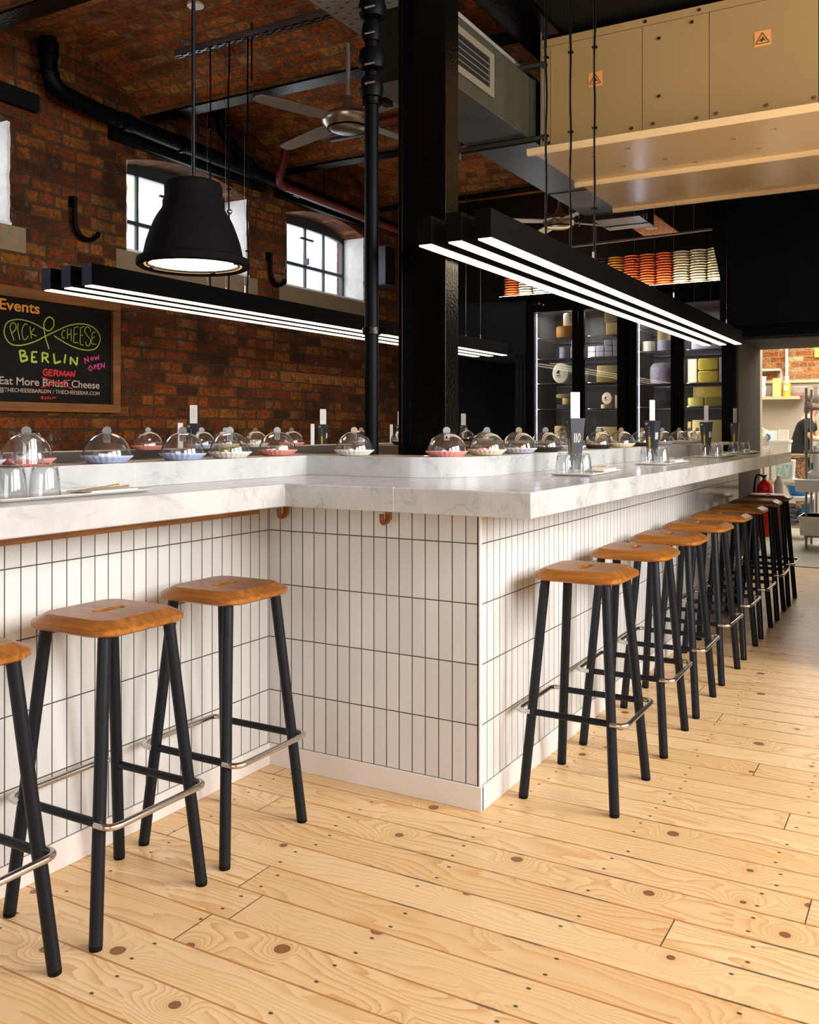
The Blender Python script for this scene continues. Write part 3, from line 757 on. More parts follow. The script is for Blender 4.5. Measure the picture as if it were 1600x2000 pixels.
# ================================================================== STOOLS
def make_stool():
    t = thing('bar_stool', 'x', 'stool', (0, 0, 0), 'oak and dark metal bar stools')
    # seat: rounded square, wide chamfer above a thin edge, slot through the middle
    n = 7; H = .161
    rings = [(rrect(0, 0, H - .010, H - .010, .070, n), .742), (rrect(0, 0, H, H, .078, n), .748), (rrect(0, 0, H, H, .078, n), .759), (rrect(0, 0, H - .0035, H - .0035, .0745, n), .7625), (rrect(0, 0, H - .037, H - .037, .045, n), .7790)]
    b = B(); m = len(rings[0][0]); vs = [(p[0], p[1], z) for r, z in rings for p in r]; fs = []
    for i in range(len(rings) - 1):
        for k in range(m): fs.append((i * m + k, i * m + (k + 1) % m, (i + 1) * m + (k + 1) % m, (i + 1) * m + k))
    b.add(vs, fs + [tuple(range(m - 1, -1, -1)), tuple((len(rings) - 1) * m + k for k in range(m))])
    seat = b.obj('seat', 'oak_seat', t, ang=28)
    cut = B().prism(rrect(0, 0, .0155, .052, .015, 5), .70, .82)
    c = cut.obj('slot_cutter', 'oak_seat', t)
    md = seat.modifiers.new('slot', 'BOOLEAN'); md.operation = 'DIFFERENCE'; md.object = c; md.solver = 'EXACT'
    bpy.context.view_layer.update(); dg = bpy.context.evaluated_depsgraph_get()
    me = bpy.data.meshes.new_from_object(seat.evaluated_get(dg)); seat.modifiers.clear(); seat.data = me; me.shade_smooth(); me.set_sharp_from_angle(angle=R(16)); bpy.data.objects.remove(c)
    def P(sx, sy, z):
        k = (z - .0) / .742; return (sx * (.160 * (1 - k) + .108 * k), sy * (.186 * (1 - k) + .112 * k), z)
    for sx in (-1, 1):
        for sy in (-1, 1):
            b = B(); b.cyl(P(sx, sy, .010), P(sx, sy, .744), .0165, None, 20)
            lg = b.obj('leg', 'navy_metal', t)
            B().cyl(P(sx, sy, 0), P(sx, sy, .011), .0155, .0168, 20).obj('foot_cap', 'black_matte', lg)
    for sy in (-1, 1):
        a, c = P(-1, sy, .29), P(1, sy, .29); B().cyl(a, c, .011, None, 14).obj('stretcher', 'navy_metal', t)
    for sx in (-1, 1):
        a, c = P(sx, -1, .292), P(sx, 1, .292); xo = sx * (abs(a[0]) + .052)
        pts = round_path([(a[0], a[1] - .012, a[2]), (xo, a[1] - .012, a[2]), (xo, c[1] + .012, c[2]), (c[0], c[1] + .012, c[2])], .034, 7)
        b = B().tube(pts, .0088, 12)
        fr = b.obj('footrest', 'chrome', t); fr['label'] = 'chrome footrest bar'
    return t
stool0 = make_stool()
ry = [.365, .985, 1.545, 2.14, 2.72, 3.30, 3.92, 4.49]
rl = ['oak-topped bar stool closest to the outer counter corner, long counter', 'second oak-topped stool along the long counter', 'third oak-topped stool along the long counter', 'fourth oak-topped stool along the long counter',
      'fifth oak-topped stool along the long counter', 'sixth oak-topped stool of the long counter, third from the kitchen', 'seventh oak-topped stool, next to last before the kitchen', 'last oak-topped stool, beside the kitchen opening']
stool0.location = (.236, ry[0], 0); stool0['label'] = rl[0]
for y, l in zip(ry[1:], rl[1:]): dup(stool0, (.236 - .005 * y, y, 0), R(random.uniform(-2, 2)), l)
for (x, y), l in zip([(-.625, -.54), (-.62, -1.013), (-.625, -1.50)], ['oak-topped stool closest to the inner corner of the tiled counter', 'second oak-topped stool from the inner corner of the tiled counter', 'third oak-topped stool from the inner corner, only half visible']):
    dup(stool0, (x, y, 0), None, l)

# ================================================================== COLUMN AND PIPE
cl = thing('steel_column', 'tall glossy black steel column standing inside the bar', 'column', (-.6, .74, 0))
B().box(-.715, .68, 0, -.695, .80, 3.42).obj('flange', 'black_gloss', cl, bevel=.002)
B().box(-.505, .68, 0, -.485, .80, 3.42).obj('flange', 'black_gloss', cl, bevel=.002)
B().box(-.694, .732, 0, -.506, .748, 3.42).obj('web', 'black_gloss', cl)
vp = thing('vertical_pipe', 'slim black pipe standing beside the column', 'pipe', (-.80, .60, 0))
B().cyl((-.80, .60, 0), (-.80, .60, 3.6), .030, None, 24).obj('tube', 'black_pipe', vp)
def clamp(z):
    b = B(); b.lathe([(.033, -.016), (.040, -.014), (.040, .014), (.033, .016)], (-.80, .60, z), 24); b.box(-.765, .60, z - .012, -.73, .66, z + .012); b.cyl((-.79, .555, z), (-.79, .575, z), .008, None, 8)
    b.obj('pipe_clamp', 'black_gloss', vp)
clamp(1.68); clamp(2.66)
b = B()
for k, (z, w) in enumerate(((2.72, .052), (2.84, .062), (2.96, .044), (3.06, .062), (3.16, .045), (3.24, .06))):
    b.lathe([(.02, -.055), (w * .85, -.04), (w, 0), (w * .85, .04), (.02, .055)], (-.80 + .004 * (k % 2), .60, z), 20)
b.obj('cable_bundle', 'black_pipe', vp)
for z in (2.72, 2.80, 2.93, 3.04, 3.12, 3.20):
    B().cyl((-.83, .545, z), (-.815, .545, z), .006, None, 8).obj('bolt', 'chrome', vp); B().cyl((-.795, .54, z), (-.75, .55, z + .004), .006, None, 8).obj('bolt', 'chrome', vp)

# ================================================================== LINEAR LAMPS
def linear_lamp(xr, y0, y1, label, cord, wires, ztop, capm='black_lamp'):
    t = thing('linear_lamp', label, 'lamp', ((xr[0] + xr[2]) / 2, (y0 + y1) / 2, 1.975), 'triple black linear pendant lamps')
    for x in xr:
        h = B().box(x - .066, y0, 1.980, x, y1, 2.088).obj('bar', 'black_lamp', t, bevel=.0015)
        B().box(x - .060, y0 + .012, 1.9745, x - .006, y1 - .012, 1.9805).obj('diffuser', 'led_warm', h, smooth=False)
        B().box(x - .066, y0 - .003, 1.978, x, y0, 2.088).obj('end_cap', capm, h)
        xm = x - .033
        for yw in wires:
            B().cyl((xm, yw, 2.088), (xm, yw, 2.135), .006, None, 8).obj('wire_grip', 'chrome', h); B().cyl((xm, yw, 2.135), (xm, yw, 2.742 if (ztop == 3.5 and 3 < yw < 4) else ztop), .0012, None, 5).obj('suspension_wire', 'chrome', h)
        pts = []
        n = 24
        for k in range(n + 1):
            z = 2.09 + (ztop - 2.09) * k / n; s = math.sin(k * .9 + x * 30) * .0025
            pts.append((xm + s, cord + .003 * math.cos(k * .7 + x * 9) + .01, z))
        B().tube(pts, .0052, 7).obj('cord', 'black_pipe', h)
        for z in (2.35, 2.75, 3.15): B().box(xm - .012, cord, z, xm + .012, cord + .022, z + .008).obj('cable_tie', 'black_matte', h)
    return t
linear_lamp((-.395, -.265, -.14), .388, 5.45, 'triple-bar linear lamp hanging over the belt beside the black column', 1.67, (1.66, 3.25, 4.95), 3.5)
linear_lamp((-2.65, -2.50, -2.35), .45, 5.58, 'triple-bar linear lamp with navy end caps hanging before the brick wall', 1.68, (1.66, 5.02), 3.68, 'lamp_end_navy')
# slotted channel that the left lamp cables hang from
b = B(); x0, x1, ys, zs = -2.98, -1.05, 1.70, 3.685
b.box(x0, ys - .02, zs + .018, x1, ys + .02, zs + .021); b.box(x0, ys - .02, zs - .018, x1, ys - .017, zs + .02); b.box(x0, ys + .017, zs - .018, x1, ys + .02, zs + .02)
for k in range(26):
    xx = x0 + .03 + k * .074; b.box(xx + .028, ys - .02, zs - .02, xx + .074, ys + .02, zs - .017)
b.box(x0, ys - .02, zs - .02, x1, ys - .010, zs - .0165); b.box(x0, ys + .010, zs - .02, x1, ys + .02, zs - .0165)
o = b.obj('strut_channel', 'galvanised', smooth=False); tag(o, 'slotted metal channel under the brick ceiling holding lamp cables', 'rail')
B().cyl((-2.36, 1.70, 3.40), (-2.36, 1.70, 3.85), .005, None, 8).obj('threaded_rod', 'black_pipe', o)
# round ceiling plates
for x, y, l in ((-2.55, 1.41, 'small white round plate on the brick ceiling left of the cable tray'), (-1.75, 3.15, 'small white round plate on the brick ceiling beside the column')):
    t = Vector((0, 0, 1)); z = 3.785 if y < 2 else 3.775
    o = B().cyl((x, y, z), (x, y, z + .05), .05, None, 24).obj('ceiling_plate', 'plate_cream'); tag(o, l, 'ceiling plate')

# ================================================================== PENDANT
pd = thing('dome_pendant', 'big matt black bell-shaped pendant lamp with glowing white disc', 'lamp', (-1.476, .235, 1.955))
c = (-1.476, .235, 0)
prof = [(.0, 2.325), (.095, 2.325), (.118, 2.315), (.123, 2.30), (.123, 2.245), (.130, 2.238), (.130, 2.212), (.136, 2.200), (.150, 2.180), (.168, 2.145), (.184, 2.105), (.199, 2.06), (.210, 2.01), (.213, 1.998), (.236, 1.990), (.240, 1.978), (.238, 1.960), (.226, 1.953), (.214, 1.958), (.208, 1.972)]
inner = [(.200, 2.00), (.19, 2.06), (.172, 2.12), (.14, 2.17), (.10, 2.19), (.0, 2.195)]
b = B().lathe(prof + inner, c, 64); b.obj('shade', 'pendant_black', pd, ang=50)
B().lathe([(.0, 1.972), (.188, 1.972), (.190, 1.976), (.0, 1.980)], c, 64).obj('diffuser', 'pendant_glow', pd)
B().lathe([(.196, 1.968), (.206, 1.963), (.208, 1.970), (.198, 1.976)], c, 64, ring=True).obj('inner_ring', 'ring_glow', pd)
b = B().lathe([(.190, 1.964), (.196, 1.964), (.196, 1.972), (.190, 1.972)], c, 64, ring=True); b.obj('retaining_ring', 'black_matte', pd)
for k in range(4):
    a = k * PI / 2 + .3; B().box(c[0] + .196 * math.cos(a) - .008, c[1] + .196 * math.sin(a) - .008, 1.960, c[0] + .196 * math.cos(a) + .008, c[1] + .196 * math.sin(a) + .008, 1.972).obj('clip', 'black_matte', pd)
B().cyl((c[0], c[1], 2.32), (c[0], c[1], 3.70), .0085, None, 12).obj('stem', 'navy_metal', pd)
B().blob((c[0] + .148 * .868 + .01, c[1] + .148 * .4965, 2.195), .012, .012, .012, 1, 0, 10).obj('screw', 'chrome', pd)

# ================================================================== CEILING FANS
def fan(loc, s, rod, rz, label):
    t = thing('ceiling_fan', label, 'fan', loc, 'four-blade metal ceiling fans')
    x, y, z = loc
    prof = [(0, -.075), (.09, -.072), (.128, -.055), (.142, -.040), (.150, -.030), (.165, -.012), (.166, .008), (.150, .030), (.11, .048), (.06, .062), (.045, .085), (.030, .115), (.016, .15), (.013, .16)]
    B().lathe([(r * s, q * s) for r, q in prof], loc, 40).obj('motor_housing', 'fan_brass', t)
    B().lathe([(.126 * s, -.060 * s), (.134 * s, -.058 * s), (.134 * s, -.052 * s), (.126 * s, -.054 * s)], loc, 40, ring=True).obj('seam_ring', 'black_matte', t)
    B().cyl((x, y, z + .14 * s), (x, y, rod), .014, None, 14).obj('down_rod', 'galv_tray', t)
    B().lathe([(.014, 0), (.05, .02), (.055, .07)], (x, y, rod - .06), 20).obj('canopy', 'fan_brass', t)
    for k in range(4):
        a = rz + k * PI / 2; ca, sa = math.cos(a), math.sin(a)
        outline = [(.12, -.045), (.25, -.062), (.50, -.060), (.66, -.048), (.695, -.030), (.70, .010), (.685, .042), (.50, .050), (.25, .048), (.12, .035)]
        vs = []
        for zz in (-.0025, .0025):
            for u, v in outline:
                u *= s; v *= s; h = zz + (v * .13) - .004 * s - .035 * (u - .12 * s)
                vs.append((x + u * ca - v * sa, y + u * sa + v * ca, z + h))
        n = len(outline)
        B().add(vs, [tuple(range(n - 1, -1, -1)), tuple(range(n, 2 * n))] + [(i, (i + 1) % n, n + (i + 1) % n, n + i) for i in range(n)]).obj('blade', 'fan_blade', t)
    return t
fan((-1.849, 2.0, 3.16), .97, 3.76, R(73), 'large metal ceiling fan left of the black column')
fan((-1.70, 5.25, 3.15), .92, 3.76, R(45), 'smaller-looking metal ceiling fan behind the lamp over the belt')

# ================================================================== CABLE TRAY, DUCT, AC UNIT
def tray():
    t = thing('cable_tray', 'pale perforated cable tray under the ceiling left of the column', 'cable tray', (-1.05, 1.5, 3.3))
    x0, x1, y0, y1, z = -1.29, -.78, -.6, 5.2, 3.30
    # perforated bottom: strips with slots left open
    b = B(); cols = 9; pitch = (x1 - x0) / cols
    for k in range(cols + 1):
        xc = x0 + pitch * k; b.box(max(x0, xc - pitch * .28), y0, z, min(x1, xc + pitch * .28), y1, z + .0015)
    yy = y0; row = 0
    while yy < y1:
        for k in range(cols):
            xc = x0 + pitch * (k + .5)
            dy = (.5 if k % 2 else 0) * .07
            b.box(xc - pitch * .23, yy + dy, z + .0001, xc + pitch * .23, yy + dy + .058, z + .0014)
        yy += .07
    b.obj('perforated_base', 'galv_tray', t, smooth=False)
    B().box(x0 - .002, y0, z, x0, y1, z + .05).obj('side_lip', 'galv_tray', t); B().box(x1, y0, z, x1 + .002, y1, z + .05).obj('side_lip', 'galv_tray', t)
tray()
dc = thing('air_duct', 'galvanised rectangular air duct behind the column', 'duct', (-.83, 3.3, 2.862))
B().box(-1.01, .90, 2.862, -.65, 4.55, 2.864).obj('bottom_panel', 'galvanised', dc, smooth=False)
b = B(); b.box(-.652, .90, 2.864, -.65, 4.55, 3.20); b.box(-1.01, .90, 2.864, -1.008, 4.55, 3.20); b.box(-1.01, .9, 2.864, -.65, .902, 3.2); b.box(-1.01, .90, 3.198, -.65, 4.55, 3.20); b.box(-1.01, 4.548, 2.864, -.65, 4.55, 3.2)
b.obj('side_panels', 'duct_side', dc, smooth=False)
for y in (2.06, 3.2, 4.4): B().box(-1.016, y, 2.858, -.644, y + .012, 3.204).obj('seam', 'duct_side', dc, smooth=False)
t = thing('ceiling_panel', 'orange-lit perforated ceiling panel with two round discs beyond the duct', 'panel', (-.86, 5.05, 3.0))
b = B(); b.box(-1.01, 4.58, 3.0, -.70, 5.55, 3.004); b.obj('panel', 'panel_lit_orange', t, smooth=False)
b = B()
for k in range(60): xx = -1.0 + (k % 6) * .052 + (.02 if (k // 6) % 2 else 0); yy = 4.62 + (k // 6) * .092; b.box(xx, yy, 2.9985, xx + .026, yy + .006, 3.0)
b.obj('slots', 'ink_black', t, smooth=False)
for y in (4.92, 5.25): B().cyl((-.86, y, 2.996), (-.86, y, 3.0), .055, None, 24).obj('disc', 'cheese_cream', t)
b = B().cyl((-1.75, 5.7, 3.0), (-.44, 5.7, 3.03), .012, None, 8); o = b.obj('conduit', 'galv_tray'); tag(o, 'thin grey conduit crossing above the stacked plates', 'conduit')
for x in (-1.5, -.6): B().cyl((x, 5.7, 3.03), (x, 5.7, 3.62), .003, None, 6).obj('hanger', 'galv_tray', o)
gx = -.640
gr = B(); gr.box(-.65, .98, 2.93, gx, 1.51, 2.965); gr.box(-.65, .98, 3.115, gx, 1.51, 3.15); gr.box(-.65, .98, 2.965, gx, 1.03, 3.115); gr.box(-.65, 1.46, 2.965, gx, 1.51, 3.115)
g_ = gr.obj('grille', 'grille_beige', dc, smooth=False)
B().box(-.6499, 1.03, 2.965, -.6485, 1.46, 3.115).obj('opening', 'dark_void', g_, smooth=False)
for k in range(4): B().box(-.648, 1.03, 2.99 + .03 * k, -.641, 1.46, 2.994 + .03 * k).obj('slat', 'grille_beige', g_, smooth=False)
for i, y in enumerate((1.98, 4.0)):
    t = thing('duct_hanger', ['metal strut hanger around the duct beside the beige unit', 'metal strut hanger under the far part of the duct'][i], 'hanger', (-.83, y, 2.8), 'strut hangers of the duct')
    for z in ((2.822, 3.22) if i == 0 else (2.822,)):
        b = B(); b.box(-1.10, y - .02, z + .012, -.545, y - .016, z + .036); b.box(-1.10, y + .016, z + .012, -.545, y + .02, z + .036); b.box(-1.10, y - .02, z + .033, -.545, y + .02, z + .036); b.obj('strut', 'duct_side', t, smooth=False)
    for x in (-.575, -.553, -1.07): B().cyl((x, y, 2.80), (x, y, 3.6), .006, None, 8).obj('rod', 'galvanised', t)

ac = thing('air_handling_unit', 'large beige air handling unit with two orange warning stickers under the ceiling', 'ventilation unit', (.8, 1.8, 2.5))
Y0, Y1, XA, XB, Z0, Z1 = 1.25, 2.45, -.283, 2.1, 2.512, 3.052
B().box(XA + .004, Y0 + .004, Z0 + .004, XB, Y1, Z1 - .004).obj('inner_casing', 'ink_black', ac, smooth=False)
for a, c in ((-.283, .184), (.187, .469), (.472, .893), (.896, 1.5), (1.503, 2.1)):
    p_ = B().box(a + (.045 if a < -.2 else 0), Y0, Z0, c, Y0 + .004, Z1 - .036).obj('panel', 'unit_beige', ac, smooth=False)
B().box(XA, Y0, Z0, XA + .042, Y0 + .004, Z1 - .036).obj('panel', 'unit_beige', ac, smooth=False)
B().box(XA, Y0 - .002, Z1 - .034, XB, Y0 + .02, Z1).obj('top_rail', 'unit_beige', ac, smooth=False)
B().box(XA, Y0 + .004, Z0, XA + .004, Y1, Z1).obj('side_panel', 'unit_beige', ac, smooth=False)
for x, z in ((-.26, 3.02), (.14, 2.58), (.235, 2.585), (.42, 2.58), (.50, 2.585), (.70, 2.585), (.88, 2.585), (.26, 2.70), (.26, 2.95), (.20, 3.035), (.43, 3.035), (-.245, 2.575), (.40, 2.99)):
    B().cyl((x, Y0 - .005, z), (x, Y0, z), .0075, None, 12).obj('screw', 'chrome', ac)
pn = B(); pn.box(-.272, 1.085, 2.500, 2.1, 2.36, 2.508); pn.obj('drip_pan', 'unit_beige_lit', ac, smooth=False)
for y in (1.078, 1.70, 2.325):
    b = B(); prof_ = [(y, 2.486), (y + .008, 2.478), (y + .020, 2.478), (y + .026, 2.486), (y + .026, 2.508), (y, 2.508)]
    b.prism(prof_, -.285, 2.1, 'x'); b.obj('rail', 'unit_beige_lit', ac)
    B().box(-.27, y + .027, 2.492, 2.1, y + .034, 2.4995).obj('painted_shadow', 'ink_black', ac, smooth=False)  # black strip painting the shadow line beside each rail
random.seed(3)
for x, y in ((-.05, 1.30), (.12, 1.26), (.02, 1.52), (.22, 1.5), (.55, 1.35), (.72, 1.3), (.62, 1.55), (.33, 1.62)):
    b = B(); b.box(x - .012, y - .001, 2.496, x + .006, y + .001, 2.4995); b.box(x + .002, y - .006, 2.4955, x + .008, y + .006, 2.4995); b.obj('clip', 'chrome', ac, smooth=False)
def sticker(x, z, s=.032):
    st = B().box(x - s, Y0 - .0015, z - s, x + s, Y0 - .0002, z + s).obj('warning_sticker', 'sticker_orange', ac, smooth=False)
    tri = [(x, z + s * .72), (x - s * .82, z - s * .62), (x + s * .82, z - s * .62)]
    b = B()
    for i in range(3):
        p, q = tri[i], tri[(i + 1) % 3]; b.tube([(p[0], Y0 - .002, p[1]), (q[0], Y0 - .002, q[1])], .0014, 6)
    b.tube([(x - s * .42, Y0 - .002, z - s * .28), (x - .002, Y0 - .002, z - s * .1), (x + s * .40, Y0 - .002, z - s * .34)], .0016, 6)
    b.tube([(x - .003, Y0 - .002, z - s * .42), (x + .004, Y0 - .002, z + .004)], .0030, 6)
    b.tube([(x - s * .3, Y0 - .002, z - s * .12), (x + s * .3, Y0 - .002, z - s * .16)], .0012, 6)
    b.obj('warning_symbol', 'ink_black', st)
sticker(-.026, 2.827); sticker(.683, 2.862)
for a_ in ((0, -1, 0),): pass
ck = 1.2; ac.scale = (ck, ck, ck); ac.location = tuple(c_ + (l_ - c_) * ck for c_, l_ in zip((1.3172, -2.7752, 1.263), ac.location))

# ================================================================== PIPES ON THE BRICK WALL
t = thing('soil_pipe', 'thick black cast iron pipe running along the top of the brick wall', 'pipe', (-3.55, 2.6, 3.2))
pts = round_path([(-3.56, 1.17, 3.72), (-3.56, 1.18, 3.42), (-3.55, 1.55, 3.375), (-3.55, 5.9, 3.31)], .13, 8)
B().tube(pts, .054, 24).obj('tube', 'black_pipe', t)
for p, q in (((-3.56, 1.172, 3.60), (-3.56, 1.174, 3.69)), ((-3.56, 1.178, 3.50), (-3.56, 1.18, 3.515)), ((-3.55, 1.78, 3.371), (-3.55, 1.84, 3.370)), ((-3.55, 2.33, 3.362), (-3.55, 2.36, 3.361)), ((-3.55, 3.7, 3.342), (-3.55, 3.8, 3.340))):
    B().cyl(p, q, .064, None, 24).obj('collar', 'black_pipe', t)
B().cyl((-3.50, 1.66, 3.30), (-3.48, 1.68, 3.29), .018, None, 12).obj('plug', 'black_pipe', t)
t = thing('branch_pipe', 'short black pipe elbow rising from the wall between the high windows', 'pipe', (-3.5, 2.75, 3.4))
pts = round_path([(-3.52, 2.72, 3.80), (-3.52, 2.74, 3.58), (-3.53, 3.0, 3.42), (-3.55, 3.25, 3.36)], .1, 7); B().tube(pts, .045, 20).obj('tube', 'black_pipe', t)
B().cyl((-3.52, 2.72, 3.66), (-3.52, 2.72, 3.76), .058, None, 20).obj('collar', 'black_pipe', t)
t = thing('sprinkler_pipe', 'dark red pipe bending down to the wall below the fan', 'pipe', (-3.4, 4, 3.28))
pts = round_path([(-1.95, 3.40, 3.66), (-3.40, 3.42, 3.64), (-3.46, 3.38, 3.29), (-3.47, 5.95, 3.262)], .07, 8)
B().tube(pts, .032, 20).obj('tube', 'red_pipe', t)
for p, q in (((-3.30, 3.418, 3.642), (-3.37, 3.42, 3.640)), ((-3.455, 3.382, 3.39), (-3.457, 3.382, 3.36)), ((-3.457, 3.47, 3.288), (-3.457, 3.50, 3.288))): B().cyl(p, q, .036, None, 20).obj('fitting', 'red_pipe', t)
B().cyl((-3.469, 4.72, 3.274), (-3.469, 4.84, 3.273), .0335, None, 20).obj('tape_band', 'pipe_tape', t)
for y, z in ((4.05, 3.275),): B().cyl((-3.466, y, z), (-3.466, y, 3.72), .005, None, 8).obj('hanger_rod', 'black_pipe', t)
o = B().box(-3.0, 3.46, 3.60, -2.55, 3.50, 3.64).obj('strut_channel', 'galvanised'); tag(o, 'short metal channel beside the fan blade above the red pipe', 'rail')

# ================================================================== THINGS ON THE BRICK WALL
def jhook(y, z, label):
    t = thing('wall_hook', label, 'hook', (XW, y, z), 'big iron J hooks on the brick wall')
    X = XW + .045; r = .105
    pts = [(X, y, z + .26)] + [(X, y + r - r * math.cos(R(a)), z + .105 - r * math.sin(R(a))) for a in range(0, 165, 12)]
    b = B()
    for p, q in zip(pts[:-1], pts[1:]):
        pass
    b.tube(pts, .016, 10); b.obj('hook', 'black_pipe', t); B().box(XW, y - .014, z + .20, X, y + .014, z + .27).obj('fixing', 'black_pipe', t)
jhook(1.46, 2.53, 'big black J hook on the brick left of the middle high window')
jhook(3.53, 2.50, 'big black J hook on the brick between two high windows')
cr_ = thing('coat_rack', 'long wooden coat rack with six pegs on the brick wall', 'coat rack', (XW, 4.3, 1.66))
B().box(XW, 3.70, 1.675, XW + .022, 5.20, 1.765).obj('board', 'board_frame', cr_, bevel=.003)
for k in range(6):
    y = 3.86 + .205 * k; X = XW + .022
    B().tube(round_path([(X, y, 1.745), (X + .010, y, 1.70), (X + .045, y, 1.69), (X + .05, y, 1.725)], .012, 5), .010, 10).obj('peg', 'oak_seat', cr_)
sp = thing('wall_speaker', 'dark grey wall loudspeaker beside the far high window', 'speaker', (XW, 5.25, 2.7))
B().prism(rrect(5.26, 2.90, .10, .205, .02, 4), XW + .04, XW + .20, 'x').obj('cabinet', 'speaker_grey', sp)
B().prism(rrect(5.26, 2.90, .085, .19, .02, 4), XW + .20, XW + .206, 'x').obj('grille', 'black_matte', sp)
B().box(XW, 5.22, 2.85, XW + .05, 5.30, 2.95).obj('bracket', 'black_matte', sp)
# the chalkboard
cb = thing('chalkboard', 'wood-framed blackboard with chalk lettering on the brick wall', 'chalkboard', (XW, .9, 1.37))
B().box(XW + .01, -.10, 1.375, XW + .05, 1.78, 2.13).obj('board', 'board_black', cb, smooth=False)
b = B(); x0, x1 = XW + .005, XW + .075
b.box(x0, -.17, 1.370, x1, 1.829, 1.428); b.box(x0, -.17, 2.072, x1, 1.829, 2.14); b.box(x0, -.17, 1.428, x1, -.105, 2.072); b.box(x0, 1.765, 1.428, x1, 1.829, 2.072)
b.obj('frame', 'board_frame', cb, bevel=.003)
XB_ = XW + .0505
BD_lime_thin=[[(0.992,1.806),(0.968,1.867),(0.965,1.895),(0.987,1.917),(1.006,1.899),(0.998,1.87),(0.97,1.849)],[(1.02,1.915),(1.017,1.881),(1.033,1.814)],[(1.087,1.912),(1.07,1.916),(1.05,1.88),(1.053,1.837),(1.067,1.817),(1.089,1.833),(1.092,1.845)],[(1.106,1.904),(1.118,1.83)],[(1.143,1.898),(1.112,1.861),(1.158,1.847)],[(1.381,1.903),(1.362,1.904),(1.349,1.877),(1.356,1.853),(1.374,1.856)],[(1.396,1.919),(1.396,1.851)],[(1.424,1.919),(1.427,1.839)],[(1.396,1.874),(1.424,1.886)],[(1.486,1.938),(1.449,1.929),(1.446,1.83),(1.483,1.831)],[(1.447,1.881),(1.474,1.891)],[(1.534,1.945),(1.502,1.934),(1.499,1.824),(1.525,1.819)],[(1.5,1.88),(1.525,1.888)],[(1.589,1.914),(1.576,1.941),(1.55,1.941),(1.537,1.914),(1.563,1.881),(1.586,1.857),(1.573,1.82),(1.55,1.823),(1.547,1.843)],[(1.628,1.918),(1.599,1.907),(1.596,1.832),(1.632,1.834)],[(1.597,1.873),(1.622,1.881)]]
BD_lime_loop=[[(1.29,1.862),(1.374,1.824),(1.468,1.796),(1.563,1.788),(1.635,1.809),(1.668,1.864),(1.655,1.91),(1.596,1.951),(1.506,1.96),(1.405,1.938),(1.32,1.9),(1.225,1.854),(1.138,1.81),(1.042,1.781),(0.97,1.783),(0.93,1.822),(0.923,1.868),(0.949,1.917),(1.025,1.94),(1.121,1.93),(1.219,1.895)],[(1.251,1.773),(1.225,1.842),(1.213,1.9),(1.216,1.944),(1.248,1.977),(1.284,1.966),(1.287,1.926),(1.26,1.894),(1.23,1.891),(1.213,1.909)]]
BD_lime_bold=[[(1.031,1.747),(1.045,1.679),(1.087,1.693),(1.084,1.715),(1.047,1.715)],[(1.031,1.747),(1.064,1.749),(1.075,1.733),(1.047,1.717)],[(1.123,1.746),(1.161,1.747)],[(1.123,1.746),(1.121,1.683),(1.161,1.685)],[(1.123,1.712),(1.146,1.714)],[(1.201,1.747),(1.201,1.686)],[(1.201,1.747),(1.242,1.74),(1.239,1.72),(1.204,1.713)],[(1.219,1.714),(1.248,1.684)],[(1.287,1.746),(1.296,1.684),(1.344,1.7)],[(1.381,1.747),(1.371,1.689)],[(1.421,1.684),(1.421,1.732),(1.471,1.682),(1.477,1.736)]]
BD_pink=[[(1.544,1.697),(1.534,1.735),(1.57,1.711),(1.563,1.747)],[(1.599,1.745),(1.587,1.733),(1.599,1.722),(1.611,1.735),(1.599,1.745)],[(1.619,1.751),(1.632,1.726),(1.64,1.75),(1.652,1.732),(1.658,1.766)],[(1.586,1.688),(1.566,1.667),(1.586,1.649),(1.605,1.67),(1.586,1.688)],[(1.622,1.663),(1.619,1.694),(1.636,1.689),(1.622,1.676)],[(1.645,1.698),(1.648,1.667),(1.668,1.67)],[(1.645,1.698),(1.665,1.702)],[(1.647,1.684),(1.661,1.686)],[(1.678,1.674),(1.675,1.707),(1.705,1.678),(1.705,1.717)]]
BD_red_bold=[[(1.239,1.639),(1.219,1.64),(1.207,1.62),(1.219,1.604),(1.236,1.607),(1.237,1.622),(1.225,1.621)],[(1.281,1.639),(1.251,1.64),(1.251,1.603),(1.281,1.604)],[(1.251,1.621),(1.275,1.623)],[(1.29,1.602),(1.293,1.64),(1.32,1.636),(1.314,1.621),(1.293,1.619)],[(1.305,1.619),(1.323,1.601)],[(1.332,1.602),(1.341,1.637),(1.356,1.608),(1.374,1.639),(1.377,1.604)],[(1.384,1.602),(1.402,1.638),(1.421,1.604)],[(1.39,1.615),(1.414,1.616)],[(1.427,1.604),(1.427,1.637),(1.449,1.605),(1.458,1.646)]]
BD_red_thin=[[(1.195,1.59),(1.439,1.526)],[(1.195,1.527),(1.421,1.583)],[(1.184,1.499),(1.248,1.499)],[(1.192,1.451),(1.192,1.468),(1.21,1.466),(1.194,1.459),(1.212,1.454),(1.192,1.451)],[(1.23,1.468),(1.219,1.468),(1.219,1.452),(1.232,1.452)],[(1.219,1.46),(1.228,1.46)],[(1.239,1.451),(1.239,1.468),(1.253,1.465),(1.24,1.46),(1.254,1.452)],[(1.261,1.469),(1.261,1.453),(1.273,1.455)],[(1.28,1.47),(1.279,1.455)],[(1.287,1.455),(1.288,1.47),(1.303,1.456),(1.306,1.471)]]
